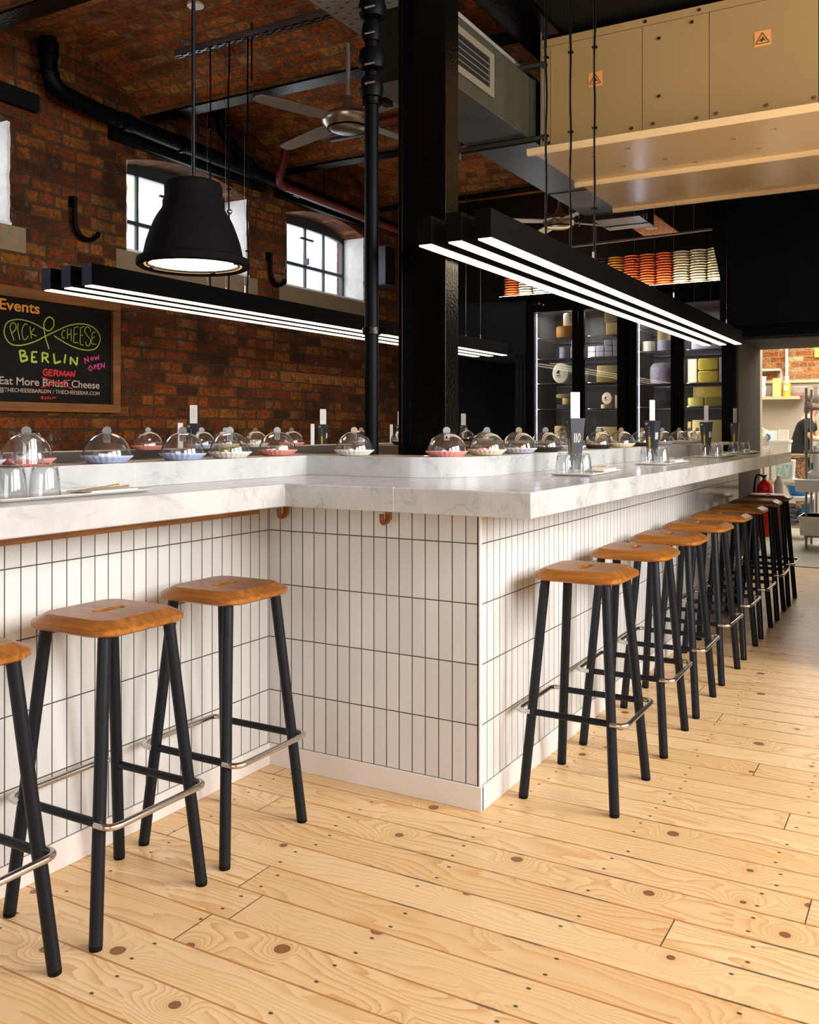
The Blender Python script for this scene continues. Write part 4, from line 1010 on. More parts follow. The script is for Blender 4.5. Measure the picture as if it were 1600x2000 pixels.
for nm, ln, w, mt in (('chalk_lettering', BD_lime_thin, .0030, 'chalk_lime'), ('chalk_drawing', BD_lime_loop, .0042, 'chalk_lime'), ('chalk_lettering', BD_lime_bold, .0068, 'chalk_lime'), ('chalk_lettering', BD_pink, .0042, 'chalk_pink'), ('chalk_lettering', BD_red_bold, .0058, 'chalk_red'), ('chalk_strikeout', BD_red_thin[:2], .0045, 'chalk_red'), ('chalk_lettering', BD_red_thin[2:], .0022, 'chalk_red')):
    strokes(nm, ln, w, mt, cb, XB_)
XD, YD = (0, 1, 0), (0, 0, 1)
text_obj('lettering', 'Events', 'chalk_orange', cb, (XB_, .888, 1.991), XD, YD, .066, .292, .018)
text_obj('lettering', 'Eat More British Cheese', 'chalk_white', cb, (XB_, .888, 1.534), XD, YD, .047, .775, .014)
text_obj('lettering', '@THECHEESEBARLDN / THECHEESEBAR.COM', 'chalk_white', cb, (XB_, .885, 1.489), XD, YD, .024, .778, .010)

# ================================================================== TRAYS, GLASSES, MENU HOLDERS
ZW = 1.081
def make_tray(L, Wd):
    b = B(); n = 6
    def ring(hx, hy, r, z, wave=0):
        pts = rrect(0, 0, hx, hy, r, n); out = []
        for x, y in pts:
            zz = z
            if wave and abs(y) > hy * .80: zz += wave * math.cos(PI * min(1, abs(x) / hx)) * .9
            out.append((x, y, zz))
        return out
    hx, hy = Wd / 2, L / 2
    rs = [ring(hx - .012, hy - .014, .012, .0035), ring(hx - .006, hy - .006, .016, .006, .002), ring(hx, hy, .018, .012, .0035), ring(hx + .001, hy + .001, .018, .0105, .0035), ring(hx - .006, hy - .006, .016, .003, .001), ring(hx - .012, hy - .014, .012, .0005)]
    m = len(rs[0]); vs = [p for r in rs for p in r]; fs = [tuple(k for k in range(m - 1, -1, -1))[::-1], tuple(5 * m + k for k in range(m - 1, -1, -1))]
    for i in range(5):
        for k in range(m): fs.append((i * m + (k + 1) % m, i * m + k, (i + 1) * m + k, (i + 1) * m + (k + 1) % m))
    b.add(vs, fs); return b.obj('serving_tray', 'tray_light', origin=(0, 0, 0), ang=50)
def make_tumbler(s=1.0):
    prof = [(0, .0765), (.020, .0775), (.024, .080), (.0275, .079), (.0300, .072), (.0335, .055), (.0365, .030), (.0375, .012), (.0380, 0), (.0362, 0), (.0355, .012), (.0345, .030), (.0315, .054), (.0280, .068), (.024, .0715), (0, .0705)]
    def mod(a, r, z): return 1.0 + (.012 * math.cos(9 * a) if .03 < z < .078 and r > .02 else 0)
    o = B().lathe([(r * s, z * s) for r, z in prof], (0, 0, 0), 36, mod).obj('tumbler', 'tumbler_glass', origin=(0, 0, 0), ang=60)
    return o
tray0 = make_tray(.50, .17); tag(tray0, 'x', 'tray', 'serving trays on the bar worktop')
tum0 = make_tumbler(); tag(tum0, 'x', 'glass', 'upturned tumblers on the trays')
ordn = ['nearest', 'second', 'third', 'farthest']
TR = [(.068, .87, 4), (.055, 2.10, 1), (.050, 3.43, 0), (.055, 4.38, 0)]
first = [True, True]
def put(o, i, loc, rz, label, sc_=None):
    if first[i]:
        first[i] = False; c = o; c.location = loc; c.rotation_euler = (0, 0, rz); c['label'] = label
    else: c = dup(o, loc, rz, label)
    if sc_: c.scale = (sc_,) * 3
    return c
for k, (x, y, a) in enumerate(TR):
    put(tray0, 0, (x, y, ZW), R(a), '%s serving tray on the long right worktop' % ordn[k])
    for dx, dy, s in ((-.040, -.155, 'left'), (.040, -.178, 'right')):
        put(tum0, 1, (x + dx, y + dy, ZW + .0045), R(17 * k), 'upturned tumbler on the %s side of the %s tray on the right' % (s, ordn[k]))
    nap = B(); nap.add([(x - .05, y + .06, ZW + .006), (x + .055, y + .04, ZW + .006), (x + .06, y + .19, ZW + .006), (x - .04, y + .2, ZW + .006), (x - .05, y + .06, ZW + .016), (x + .055, y + .04, ZW + .012), (x + .06, y + .19, ZW + .018), (x - .04, y + .2, ZW + .012)],
                        [(0, 3, 2, 1), (4, 5, 6, 7), (0, 1, 5, 4), (1, 2, 6, 5), (2, 3, 7, 6), (3, 0, 4, 7)])
    o = nap.obj('napkin', 'card_cream'); tag(o, 'folded pale napkin on the %s tray of the right worktop' % ordn[k], 'napkin', 'napkins on the trays')
    o = B().tube([(x - .01, y + .03, ZW + .022), (x + .0, y + .1, ZW + .024), (x + .01, y + .19, ZW + .022)], [.003, .0025, .005], 8).obj('knife', 'cutlery'); tag(o, 'small knife lying on the napkin of the %s right tray' % ordn[k], 'knife', 'cutlery on the trays')
put(tray0, 0, (-.752, -1.06, ZW), R(0), 'serving tray on the left worktop holding three tumblers and cutlery', 1.03)
for (x, y, z, s, l) in ((-.735, -1.125, 0, 1.07, 'right-hand lower tumbler of the three on the left worktop tray'), (-.757, -1.212, 0, 1.07, 'left-hand lower tumbler of the three on the left worktop tray'), (-.745, -1.168, .0805 * 1.07, 1.0, 'upper tumbler balanced on two others on the left tray')):
    put(tum0, 1, (x, y, ZW + .0045 + z), 0, l, s)
def flat_tool(name, pts, w, mat, label, cat):
    b = B(); b.tube(pts, w, 10); o = b.obj(name, mat); tag(o, label, cat, 'cutlery on the trays')
flat_tool('knife', [(-.70, -1.02, ZW + .012), (-.71, -.94, ZW + .018), (-.73, -.84, ZW + .017)], [.0024, .0020, .0034], 'cutlery', 'golden knife on the left worktop tray', 'knife')
flat_tool('fork', [(-.735, -1.03, ZW + .010), (-.745, -.95, ZW + .016), (-.77, -.84, ZW + .020)], [.0022, .0018, .0042], 'cutlery', 'golden fork on the left worktop tray', 'fork')
b = B().box(-.80, -1.0, ZW + .006, -.70, -.83, ZW + .010); o = b.obj('napkin', 'card_cream'); tag(o, 'pale folded napkin under the cutlery on the left tray', 'napkin', 'napkins on the trays')

def make_holder():
    t = thing('menu_holder', 'x', 'menu holder', (0, 0, 0), 'dark tapered menu holders')
    h = .212; a, c = .017, .0315; w = .0014
    def sq(s, z): return [(-s, -s, z), (s, -s, z), (s, s, z), (-s, s, z)]
    vs = sq(a, 0) + sq(c, h) + sq(c - w, h) + sq(a - w, .003)
    fs = [(3, 2, 1, 0)]
    for i in range(3):
        for k in range(4): fs.append((i * 4 + k, i * 4 + (k + 1) % 4, (i + 1) * 4 + (k + 1) % 4, (i + 1) * 4 + k))
    fs.append((12, 13, 14, 15))
    B().add(vs, fs).obj('body', 'card_slate', t, smooth=False)
    def face_pt(face, u, v, e=.0006):     # u in -1..1 across, v height
        s = a + (c - a) * v / h
        return (u * s, -s - e, v) if face == 'y' else (s + e, u * s, v)
    def quad(face, u0, u1, v0, v1, name, mat, e=.0006):
        B().add([face_pt(face, u0, v0, e), face_pt(face, u1, v0, e), face_pt(face, u1, v1, e), face_pt(face, u0, v1, e)], [(0, 1, 2, 3)]).obj(name, mat, t, smooth=False)
    quad('y', -.78, -.25, .196, .199, 'print', 'print_light'); quad('y', -.78, -.35, .190, .192, 'print', 'print_light')
    for v in (.172, .158, .144): quad('y', -.16, -.02, v, v + .004, 'print', 'print_light')
    quad('y', -.22, .12, .132, .134, 'print', 'print_light')
    quad('y', -.30, .14, .060, .126, 'yellow_strip', 'card_yellow')
    for v in (.068, .078, .088, .098, .108, .116): quad('y', -.20, .03, v, v + .003, 'print', 'ink_black', .0011)
    # looped double-line emblem on the side face
    for rr_ in (0, .0022):
        for pts in ([(-.55, .150), (-.55, .112)], [(-.25, .150), (-.25, .112)], [(-.55, .131), (-.25, .131)]):
            B().tube([face_pt('x', u + rr_ * 40, v) for u, v in pts], .0009, 5).obj('emblem', 'print_light', t)
        loop = [(.25 + (.24 - rr_ * 40) * math.cos(q), .131 + (.019 - rr_) * math.sin(q)) for q in [2 * PI * i / 14 for i in range(14)]]
        B().tube([face_pt('x', u, v) for u, v in loop], .0009, 5, closed=True).obj('emblem', 'print_light', t)
    return t
hold0 = make_holder()
def make_card():
    b = B().box(-.019, -.0012, 0, .019, .0012, .30); o = b.obj('menu_card', 'paper_white', origin=(0, 0, 0)); tag(o, 'x', 'menu card', 'paper menus in the holders')
    for k in range(6): B().box(-.013, -.0018, .225 + .010 * k, .011 - .003 * (k % 3), -.00125, .2262 + .010 * k).obj('print', 'tag_smoke', o)
    return o
card0 = make_card(); fh = [True]
def holder(x, y, rz, crz, label, clabel, z=ZW + .004, cs=1.0, hide=False):
    if fh[0]: fh[0] = False; h, c = hold0, card0
    else: h, c = dup(hold0), dup(card0)
    h.location = (x, y, z); h.rotation_euler = (0, 0, rz); h['label'] = label
    c.location = (x, y, z + .02); c.rotation_euler = (0, 0, crz); c['label'] = clabel; c.scale = (cs, 1, 1.0)
for k, (x, y, a) in enumerate(TR):
    holder(x - .065, y + .035, R((-50, -14, -12, 0)[k]), R(30 if k == 0 else 62), '%s dark menu holder on the long right worktop' % ordn[k], 'white menu card standing in the %s holder of the right worktop' % ordn[k], ZW + .0125)
far = [('leftmost', 1.34), ('second from left', 2.66), ('third from left, between pipe and column', 3.75), ('rightmost, just right of the column', 5.04)]
for l, y in far:
    y = min(y, 4.9)
    holder(-2.50, y, R(20), R(30), 'dark menu holder on the far worktop, %s' % l, 'white menu card in the far holder, %s' % l, ZW, 1.15)
    o = B().box(-2.50 - .055, y - .075, ZW, -2.50 - .050, y - .035, ZW + .215).obj('leaflet', 'paper_white'); tag(o, 'white leaflet beside the far menu holder, %s' % l, 'leaflet', 'leaflets on the far worktop')

# ================================================================== DOMED PLATES ON THE BELT
ZB = 1.156
def make_plate(mat):
    def mod(a, r, z): return 1 + .025 * math.cos(24 * a) * (1 if r > .05 else 0)
    prof = [(0, .003), (.048, .003), (.050, 0), (.056, 0), (.060, .004), (.073, .015), (.079, .0205), (.0785, .0225), (.070, .0180), (.060, .0085), (.050, .0065), (0, .0065)]
    return B().lathe(prof, (0, 0, 0), 96, mod).obj('scalloped_plate', mat, origin=(0, 0, 0), ang=60)
PL = {}
def make_cloche():
    prof = []
    for k in range(13):
        a = PI / 2 * k / 12; prof.append((.0735 * math.cos(a) ** .92 if k < 12 else 0, .074 * math.sin(a)))
    inner = [(max(0, r - .0012), max(0, z - .0012)) for r, z in prof[::-1]]
    t = thing('glass_dome', 'x', 'dome', (0, 0, 0), 'clear domes over the cheese plates')
    B().lathe(prof + inner, (0, 0, 0), 40).obj('dome', 'dome_glass', t, ang=60)
    return t
CL = make_cloche(); cl_used = [False]; ringl = B
def knob_disc(parent, ang_, mat, num=None, z=.074):
    ca, sa = math.cos(ang_), math.sin(ang_)       # disc faces direction (ca, sa)
    b = B(); n = 20; r = .0140
    for e in (-.0012, .0012):
        pass
    o0 = wloc(parent)
    vs = [(o0.x + e * ca - r * math.cos(2 * PI * k / n) * sa, o0.y + e * sa + r * math.cos(2 * PI * k / n) * ca, o0.z + z + .006 + r * math.sin(2 * PI * k / n)) for e in (-.0012, .0012) for k in range(n)]
    b.add(vs, [tuple(range(n)), tuple(range(2 * n - 1, n - 1, -1))] + [(k, n + k, n + (k + 1) % n, (k + 1) % n) for k in range(n)])
    b.obj('knob', mat, parent)
    if num is not None:
        w, h = .0105, .027; d = -.0028
        q = lambda u, v, e: (o0.x + e * ca - u * sa, o0.y + e * sa + u * ca, o0.z + v)
        vs = [q(-w, z - .004, d), q(w, z - .004, d), q(w, z - .004 - h, d), q(-w, z - .004 - h, d), q(-w, z - .004, d + .001), q(w, z - .004, d + .001), q(w, z - .004 - h, d + .001), q(-w, z - .004 - h, d + .001)]
        lb = B().add(vs, [(0, 1, 2, 3), (7, 6, 5, 4), (0, 4, 5, 1), (1, 5, 6, 2), (2, 6, 7, 3), (3, 7, 4, 0)]).obj('number_tag', mat, parent, smooth=False)
        wd = .015 if len(num) > 1 else .007
        text_obj('number', num, 'ink_black', lb, (o0.x + (d + .0014) * ca + wd / 2 * sa, o0.y + (d + .0014) * sa - wd / 2 * ca, o0.z + z - .004 - h + .006), (-sa, ca, 0), (0, 0, 1), .0125, wd, .01)
def cheese(kind, x, y, z, rz, label, cat):
    b = B(); ca, sa = math.cos(rz), math.sin(rz); mat = 'cheese_white'; nm = 'cheese_piece'; extra = []
    def rot(b):
        b.v = [(x + p[0] * ca - p[1] * sa, y + p[0] * sa + p[1] * ca, z + p[2]) for p in b.v]; return b
    def wedge(w, l, h, r=0.0): return B().prism([(-l / 2, 0), (l / 2, -w / 2), (l / 2 + .004, 0), (l / 2, w / 2)], 0, h)
    if kind == 'white_block': b.box(-.018, -.016, 0, .018, .016, .022); extra = [('walnut_half', B().blob((.037, .018, .008), .010, .008, .008, 3, .4), 'nut')]
    elif kind == 'slab': b.box(-.045, -.012, 0, .040, .012, .013); mat = 'cheese_blue_vein'; extra = [('cracker', B().cyl((.01, .035, 0), (.01, .035, .006), .018, None, 16), 'cracker')]
    elif kind == 'wedge': b = wedge(.055, .062, .035); mat = 'cheese_blue_vein'
    elif kind == 'leaning_wedge':
        b.prism([(-.035, 0), (.022, 0), (.022, .040), (.010, .042)], -.012, .012, 'y')
    elif kind == 'pickles':
        for i in range(9): b.blob((random.uniform(-.03, .03), random.uniform(-.022, .022), .010 + .004 * (i % 4) + (.012 if i < 3 else 0)), .017, .009, .009, i, .5, 10)
        mat = 'pickle'; nm = 'pickled_vegetables'; extra = [('cheese_piece', B().box(-.052, -.02, 0, -.028, .015, .012), 'cheese_white')]
    elif kind == 'two_pieces':
        b.box(-.042, -.016, 0, -.016, .010, .018); mat = 'cheese_white'; extra = [('pastry', B().blob((.016, 0, .017), .024, .022, .018, 2, .3), 'plate_cream')]
    elif kind == 'butter': b.box(-.042, -.012, 0, .036, .014, .016); mat = 'cheese_yellow'
    elif kind == 'disc': b.cyl((0, 0, 0), (0, 0, .014), .025, None, 24); mat = 'cheese_blue_vein'
    elif kind == 'ham':
        for i in range(4): b.blob((-.028 + .017 * i, random.uniform(-.01, .01), .010), .022, .017, .009, i + 5, .9, 12)
        mat = 'ham'; nm = 'sliced_ham'; extra = [('cheese_piece', wedge(.05, .045, .016), 'cheese_yellow')]
    elif kind == 'long_bar': b.box(-.046, -.011, 0, .046, .011, .012); mat = 'cheese_yellow'
    elif kind == 'sauce': 
        for i in range(5): b.blob((random.uniform(-.032, .032), random.uniform(-.015, .015), .009), .018, .012, .010, i, .6, 10)
        mat = 'cheese_orange'; nm = 'relish_heap'
    elif kind == 'chunks':
        for i in range(5): xx = -.036 + .018 * i; b.box(xx - .008, -.012 + .004 * (i % 2), 0, xx + .008, .010, .012 + .003 * (i % 2))
        mat = 'cheese_cream'
    elif kind == 'meat':
        for i in range(6): b.blob((random.uniform(-.03, .03), random.uniform(-.02, .02), .010), .015, .012, .008, i + 9, .8, 10)
        mat = 'meat_dark'; nm = 'cured_meat'
    o = rot(b).obj(nm, mat); tag(o, label, cat)
    for n_, bb, mt in extra:
        rot(bb).obj(n_, mt, o)
SETS = [  # x, y, plate material, plate words, contents kind, contents words, knob material, number, place words
 (-.965, -1.17, 'plate_lilac', 'pale lilac', 'meat', 'dark cured meat pieces', 'tag_smoke', None, 'beside the dome marked 24'),
 (-.950, -1.015, 'plate_pink', 'pink', 'leaning_wedge', 'upright white cheese slice', 'tag_smoke', '24', 'marked 24'),
 (-.950, -.720, 'plate_blue', 'blue', 'white_block', 'white cheese cube', 'tag_smoke', '19', 'marked 19'),
 (-.950, -.385, 'plate_blue', 'blue', 'slab', 'speckled cheese slab', 'tag_smoke', '21', 'right of the one marked 19'),
 (-.950, -.140, 'plate_white', 'white', 'pickles', 'green pickled vegetables', 'tag_clear', '22', 'left of the inner corner'),
 (-1.000, .205, 'plate_pink', 'pink', 'two_pieces', 'white cheese and pastry', 'tag_clear', '23', 'marked 23'),
 (-.716, .335, 'plate_white', 'white', 'butter', 'yellow bar of hard cheese', 'knob_amber', None, 'just left of the vertical pipe'),
 (-.300, .335, 'plate_pink', 'pink', 'disc', 'small round cut cheese', 'tag_clear', '1', 'in front of the column'),
 (-.285, .660, 'plate_cream', 'cream', 'ham', 'folds of pink ham', 'tag_clear', None, 'first right of the column'),
 (-.285, .990, 'plate_lilac', 'pale lilac', 'butter', 'yellow bar of hard cheese', 'knob_amber', None, 'second right of the column'),
 (-.285, 1.305, 'plate_black', 'black', 'long_bar', 'long yellow cheese bar', 'tag_clear', None, 'left of the nearest menu holder'),
 (-.285, 1.635, 'plate_lilac', 'pale lilac', 'chunks', 'row of cream cheese chunks', 'tag_clear', None, 'behind the nearest menu holder'),
 (-.285, 2.075, 'plate_black', 'black', 'sauce', 'orange relish and cheese', 'tag_clear', None, 'first right of the nearest menu holder'),
 (-.285, 2.490, 'plate_cream', 'cream', 'chunks', 'broad yellow cheese chunks', 'knob_amber', None, 'second right of the nearest menu holder'),
 (-.285, 2.915, 'plate_black', 'black', 'butter', 'golden cheese wedge', 'knob_amber', None, 'just left of the second menu holder'),
 (-.285, 3.400, 'plate_lilac', 'pale lilac', 'long_bar', 'orange-edged cheese bar', 'tag_clear', None, 'just right of the second menu holder'),
 (-.285, 3.855, 'plate_white', 'white', 'slab', 'cheese with dark crackers', 'knob_amber', None, 'second right of the second menu holder'),
 (-.285, 4.170, 'plate_white', 'white', 'meat', 'dark meat slices', 'tag_clear', None, 'just left of the third menu holder'),
 (-.285, 4.420, 'plate_lilac', 'pale lilac', 'disc', 'round pale cheese', 'knob_amber', None, 'half behind the third menu holder'),
 (-2.145, .63, 'plate_pink', 'pink', 'white_block', 'white cheese cube', 'tag_clear', None, 'leftmost on the far belt'),
 (-2.145, 1.02, 'plate_blue', 'blue', 'chunks', 'cream cheese chunks', 'tag_clear', None, 'second on the far belt'),
 (-2.145, 1.21, 'plate_white', 'white', 'ham', 'pink ham slices', 'tag_clear', None, 'third on the far belt'),
 (-2.145, 1.47, 'plate_white', 'white', 'wedge', 'cream cheese wedge', 'knob_amber', None, 'fourth on the far belt'),
 (-2.145, 1.82, 'plate_pink', 'pink', 'disc', 'round cheese', 'tag_smoke', None, 'fifth on the far belt'),
 (-1.960, 2.32, 'plate_blue', 'blue', 'white_block', 'cream cheese cube', 'knob_amber', None, 'left on the brown cabinet'),
 (-1.72, 2.45, 'plate_black', 'black', 'butter', 'yellow cheese bar', 'tag_smoke', None, 'right on the brown cabinet'),
 (-2.145, 3.15, 'plate_blue', 'blue', 'chunks', 'cream cheese pieces', 'tag_clear', None, 'far off between pipe and column'),
 (-2.145, 4.24, 'plate_black', 'black', 'long_bar', 'yellow cheese slice', 'tag_clear', None, 'far off just right of the column'),
 (-2.145, 4.62, 'plate_white', 'white', 'disc', 'round pale cheese', 'tag_clear', None, 'far off before the black doorway'),
 (-1.62, 5.095, 'plate_cream', 'cream', 'wedge', 'yellow cheese wedge', 'knob_amber', None, 'on the end belt, leftmost'),
 (-1.25, 5.095, 'plate_lilac', 'pale lilac', 'disc', 'small round cheese', 'tag_clear', None, 'on the end belt, middle'),
 (-.85, 5.095, 'plate_white', 'white', 'chunks', 'cream cheese pieces', 'tag_clear', None, 'on the end belt, rightmost'),
]
cam_xy = Vector((1.3172, -2.7752))
dome_mesh = None
for (x, y, pm, pw, kind, kw, km, num, place) in SETS:
    if pm not in PL:
        PL[pm] = make_plate(pm); o = PL[pm]
    else: o = dup(PL[pm])
    z = ZB + (.0015 if (x, y) in ((-1.960, 2.32), (-1.72, 2.45)) else 0)
    o.location = (x, y, z); o.rotation_euler = (0, 0, random.uniform(0, .2))
    tag(o, '%s scalloped plate %s' % (pw, place), 'plate', 'scalloped plates on the belt')
    if not cl_used[0]: cl_used[0] = True; c = CL
    else:
        c = thing('glass_dome', 'x', 'dome', (0, 0, 0), 'clear domes over the cheese plates')
        d = CL.children[0].copy(); COL.objects.link(d); d.parent = c
    c.location = (x, y, z + .0195)
    c['label'] = 'clear dome over the %s plate %s' % (pw, place)
    a = math.atan2(cam_xy.y - y, cam_xy.x - x) + random.uniform(-.35, .35)
    if y < .5 and num: a = math.atan2(cam_xy.y - y, cam_xy.x - x)
    knob_disc(c, a, km, num)
    cheese(kind, x, y, z + .0068, math.atan2(cam_xy.y - y, cam_xy.x - x) + PI / 2 + random.uniform(-.3, .3), '%s on the %s plate %s' % (kw, pw, place), 'food')

# ================================================================== FRIDGES WITH CHEESE
def fridge(x0, xm0, xm1, x1, label, led):
    t = thing('display_fridge', label, 'fridge', ((x0 + x1) / 2, 6.5, 0), 'tall black display fridges')
    b = B(); y0, y1, zt = 6.22, 6.95, 2.60
    b.box(x0, y0, 0, x0 + .06, y1, zt); b.box(x1 - .06, y0, 0, x1, y1, zt); b.box(x0, y0, 2.50, x1, y1, zt); b.box(x0, y0, 0, x1, y1, .12)
    b.obj('body', 'black_lamp', t, smooth=False)
    b = B(); b.box(x0 + .06, y1 - .05, .12, x1 - .06, y1 - .03, 2.50); b.box(x0 + .06, y0 + .02, .12, x0 + .065, y1, 2.5); b.box(x1 - .065, y0 + .02, .12, x1 - .06, y1, 2.5); b.box(x0 + .06, y0 + .05, 2.49, x1 - .06, y1, 2.5)
    b.obj('liner', 'fridge_inside', t, smooth=False)
    for (a, c) in ((x0 + .02, (xm0 + xm1) / 2 - .003), ((xm0 + xm1) / 2 + .003, x1 - .02)):
        g0, g1 = (a + .075, xm0) if a < xm0 else (xm1, c - .075)
        b = B(); b.box(a, y0 - .04, .14, g0, y0, 2.56); b.box(g1, y0 - .04, .14, c, y0, 2.56); b.box(g0, y0 - .04, 2.46, g1, y0, 2.56); b.box(g0, y0 - .04, .14, g1, y0, .25)
        d = b.obj('door', 'black_lamp', t, smooth=False)
        B().box(g0 - .002, y0 - .024, .25, g1 + .002, y0 - .018, 2.46).obj('glass', 'door_glass', d, smooth=False)
        hx = c - .03 if a < xm0 else a + .03
        B().box(hx - .006, y0 - .07, .8, hx + .006, y0 - .045, 1.6).obj('handle', 'black_gloss', d)
        # frame only along the glass edge
    B().box(x0 + .096, y0 + .03, .3, x0 + .0995, y0 + .035, 2.45).obj('light_strip', 'led_cold', t, smooth=False)
    B().cyl((x0 + .2, y0 - .046, 2.53), (x0 + .2, y0 - .04, 2.53), .009, None, 12).obj('lock', 'chrome', t)
    return t
def shelf(fr, x0, x1, z):
    b = B(); b.box(x0, 6.26, z - .007, x1, 6.266, z); b.box(x0, 6.88, z - .012, x1, 6.888, z)
    n = int((x1 - x0) / .022)
    for k in range(n + 1): xx = x0 + (x1 - x0) * k / n; b.box(xx - .0015, 6.26, z - .005, xx + .0015, 6.888, z - .002)
    b.obj('wire_shelf', 'wire_shelf', fr, smooth=False)
f1 = fridge(-2.42, -1.914, -1.79, -1.355, 'black display fridge of cheese beside the dark doorway', 1)
f2 = fridge(-1.350, -.927, -.802, -.36, 'black display fridge of cheese next to the grey kitchen jamb', 1)
B().box(-2.33, 6.176, 2.535, -2.25, 6.1795, 2.555).obj('display_panel', 'ink_black', f1); B().box(-2.27, 6.174, 2.54, -2.262, 6.176, 2.552).obj('red_indicator', 'led_red', f1)
for x0, x1, zs_ in ((-2.35, -1.42, (2.20, 1.985, 1.73, 1.465, 1.13)), (-1.28, -.43, (2.235, 2.02, 1.70, 1.475, 1.14))):
    for z in zs_: shelf(f1 if x0 < -2 else f2, x0, x1, z)
CH = 'cheeses in the fridges'
def wheel(nm, mat, x, z, r, h, label, y=6.42, cat='cheese', n=28, cut=False):
    b = B(); prof = [(0, 0), (r * .96, 0), (r, h * .12), (r, h * .88), (r * .96, h), (0, h)]
    b.lathe(prof, (x, y, z + .001), n); o = b.obj(nm, mat, ang=45); return tag(o, label, cat, CH)
def block(nm, mat, x0, x1, z0, h, label, y0=6.30, y1=6.55, cat='cheese', bev=.006):
    o = B().box(x0, y0, z0 + .001, x1, y1, z0 + h).obj(nm, mat, bevel=bev); return tag(o, label, cat, CH)
def disc_box(x, z, r, label, mat='box_cream', y=6.33, th=.05, lean=0):
    t = thing('round_cheese_box', label, 'cheese box', (x, y, z), CH)
    B().cyl((x, y, z + r + .001), (x + th * .35, y + th, z + r + .001), r, None, 36).obj('lid', mat, t)
    # printed mark: a small animal head over two lines
    f = lambda u, v: (x + u * r, y - .0012, z + r + v * r)
    B().blob(f(-.2, .12), .12 * r, .001, .16 * r, 4, .5, 12).obj('printed_mark', 'ink_black', t); B().blob(f(-.33, .02), .09 * r, .001, .08 * r, 2, .5, 10).obj('printed_mark', 'ink_black', t)
    B().box(*f(-.45, -.28), f(.35, -.28)[0], f(0, 0)[1] - .0005, f(0, -.20)[2]).obj('printed_line', 'ink_black', t); B().box(*f(-.45, -.42), f(.10, 0)[0], f(0, 0)[1] - .0005, f(0, -.38)[2]).obj('printed_line', 'tag_smoke', t)
    return t
# first door
z = 2.20; wheel('round_cheese', 'cheese_orange', -2.02, z, .145, .115, 'orange cheese wheel on the top shelf of the first fridge door')
wheel('round_cheese', 'cheese_cream', -1.99, z + .116, .10, .135, 'cream cheese drum standing on the orange wheel, first fridge door')
z = 1.985
for i, (x, zz, l) in enumerate(((-2.08, 0, 'lower left white-wrapped cheese on the second shelf, first door'), (-2.08, .062, 'upper left white-wrapped cheese on the second shelf, first door'), (-1.96, 0, 'lower right white-wrapped cheese on the second shelf, first door'), (-1.96, .062, 'middle right white-wrapped cheese on the second shelf, first door'), (-1.95, .124, 'topmost white-wrapped cheese on the second shelf, first door'))):
    wheel('wrapped_cheese', 'paper_wrap', x, z + zz, .056, .060, l)
z = 1.73; disc_box(-2.085, z, .104, 'large round pale box lid with a printed animal mark, first fridge door', y=6.30)
wheel('round_cheese', 'cheese_cream', -1.95, z, .075, .13, 'pale drum cheese behind the printed round box, first door', y=6.55)
z = 1.465; block('slate_slab', 'rind_grey', -2.12, -1.955, z, .043, 'dark grey rough cheese slab at the bottom of a stack of three', 6.30, 6.46)
wheel('half_cheese', 'cheese_yellow', -2.02, z + .045, .068, .065, 'cut yellow cheese in the middle of a stack of three', 6.38)
b = B(); b.tube([(-2.15, 6.36, z + .135), (-2.13, 6.36, z + .135), (-2.00, 6.37, z + .135), (-1.975, 6.37, z + .137)], [.012, .024, .024, .014], 16); o = b.obj('waxed_cheese', 'wax_olive'); tag(o, 'olive waxed cheese log lying on top of a stack of three', 'cheese', CH)
wheel('round_cheese', 'rind_tan', -2.06, 1.13, .125, .16, 'mottled tan cheese wheel on the lowest visible shelf, first door')
# second door
z = 2.235 - .035; block('cheese_block', 'cheese_yellow', -1.60, -1.43, z, .125, 'pale yellow cheese block on the top shelf, second fridge door'); block('cheese_block', 'wax_olive', -1.615, -1.44, z + .126, .11, 'olive-wrapped cheese block stacked on a yellow one, second door')
z = 1.985; k = 0
for r_ in range(3):
    for c_ in range(4 if r_ < 2 else 2):
        xx = -1.785 + .088 * c_ + (.17 if r_ == 2 else 0)
        block('wrapped_cheese', 'paper_wrap', xx, xx + .083, z + .055 * r_, .053, 'white paper-wrapped cheese, %s from left in the %s row, second door' % (['first', 'second', 'third', 'fourth'][c_], ['bottom', 'middle', 'top'][r_]), 6.28, 6.38)
z = 1.73; block('wrapped_cheese', 'film_olive', -1.70, -1.475, z, .088, 'lower of two square yellowish wrapped cheeses, second door'); block('wrapped_cheese', 'rind_tan', -1.695, -1.46, z + .089, .078, 'upper of two square yellowish wrapped cheeses, second door')
z = 1.465; b_ = B().cyl((-1.60, 6.33, z + .001), (-1.60, 6.33, z + .04), .060, None, 28).obj('cheese_box', 'box_pine'); tag(b_, 'round pine box lying under a printed round lid, second door', 'cheese box', CH)
disc_box(-1.60, z + .041, .060, 'smaller round pale box lid with a printed mark, second fridge door', y=6.32, th=.03)
for i in range(4):
    o = B().cyl((-1.465, 6.34, z + .001 + .033 * i), (-1.465, 6.34, z + .0325 + .033 * i), .055, None, 28).obj('cheese_box', 'box_pine' if i % 2 else 'box_cream'); tag(o, '%s round pine box of the stack of four, second door' % ['bottom', 'second lowest', 'third lowest', 'topmost'][i], 'cheese box', CH)
block('cheese_block', 'cheese_yellow', -1.70, -1.43, 1.13, .15, 'big pale yellow cheese block on the lowest visible shelf, second door')
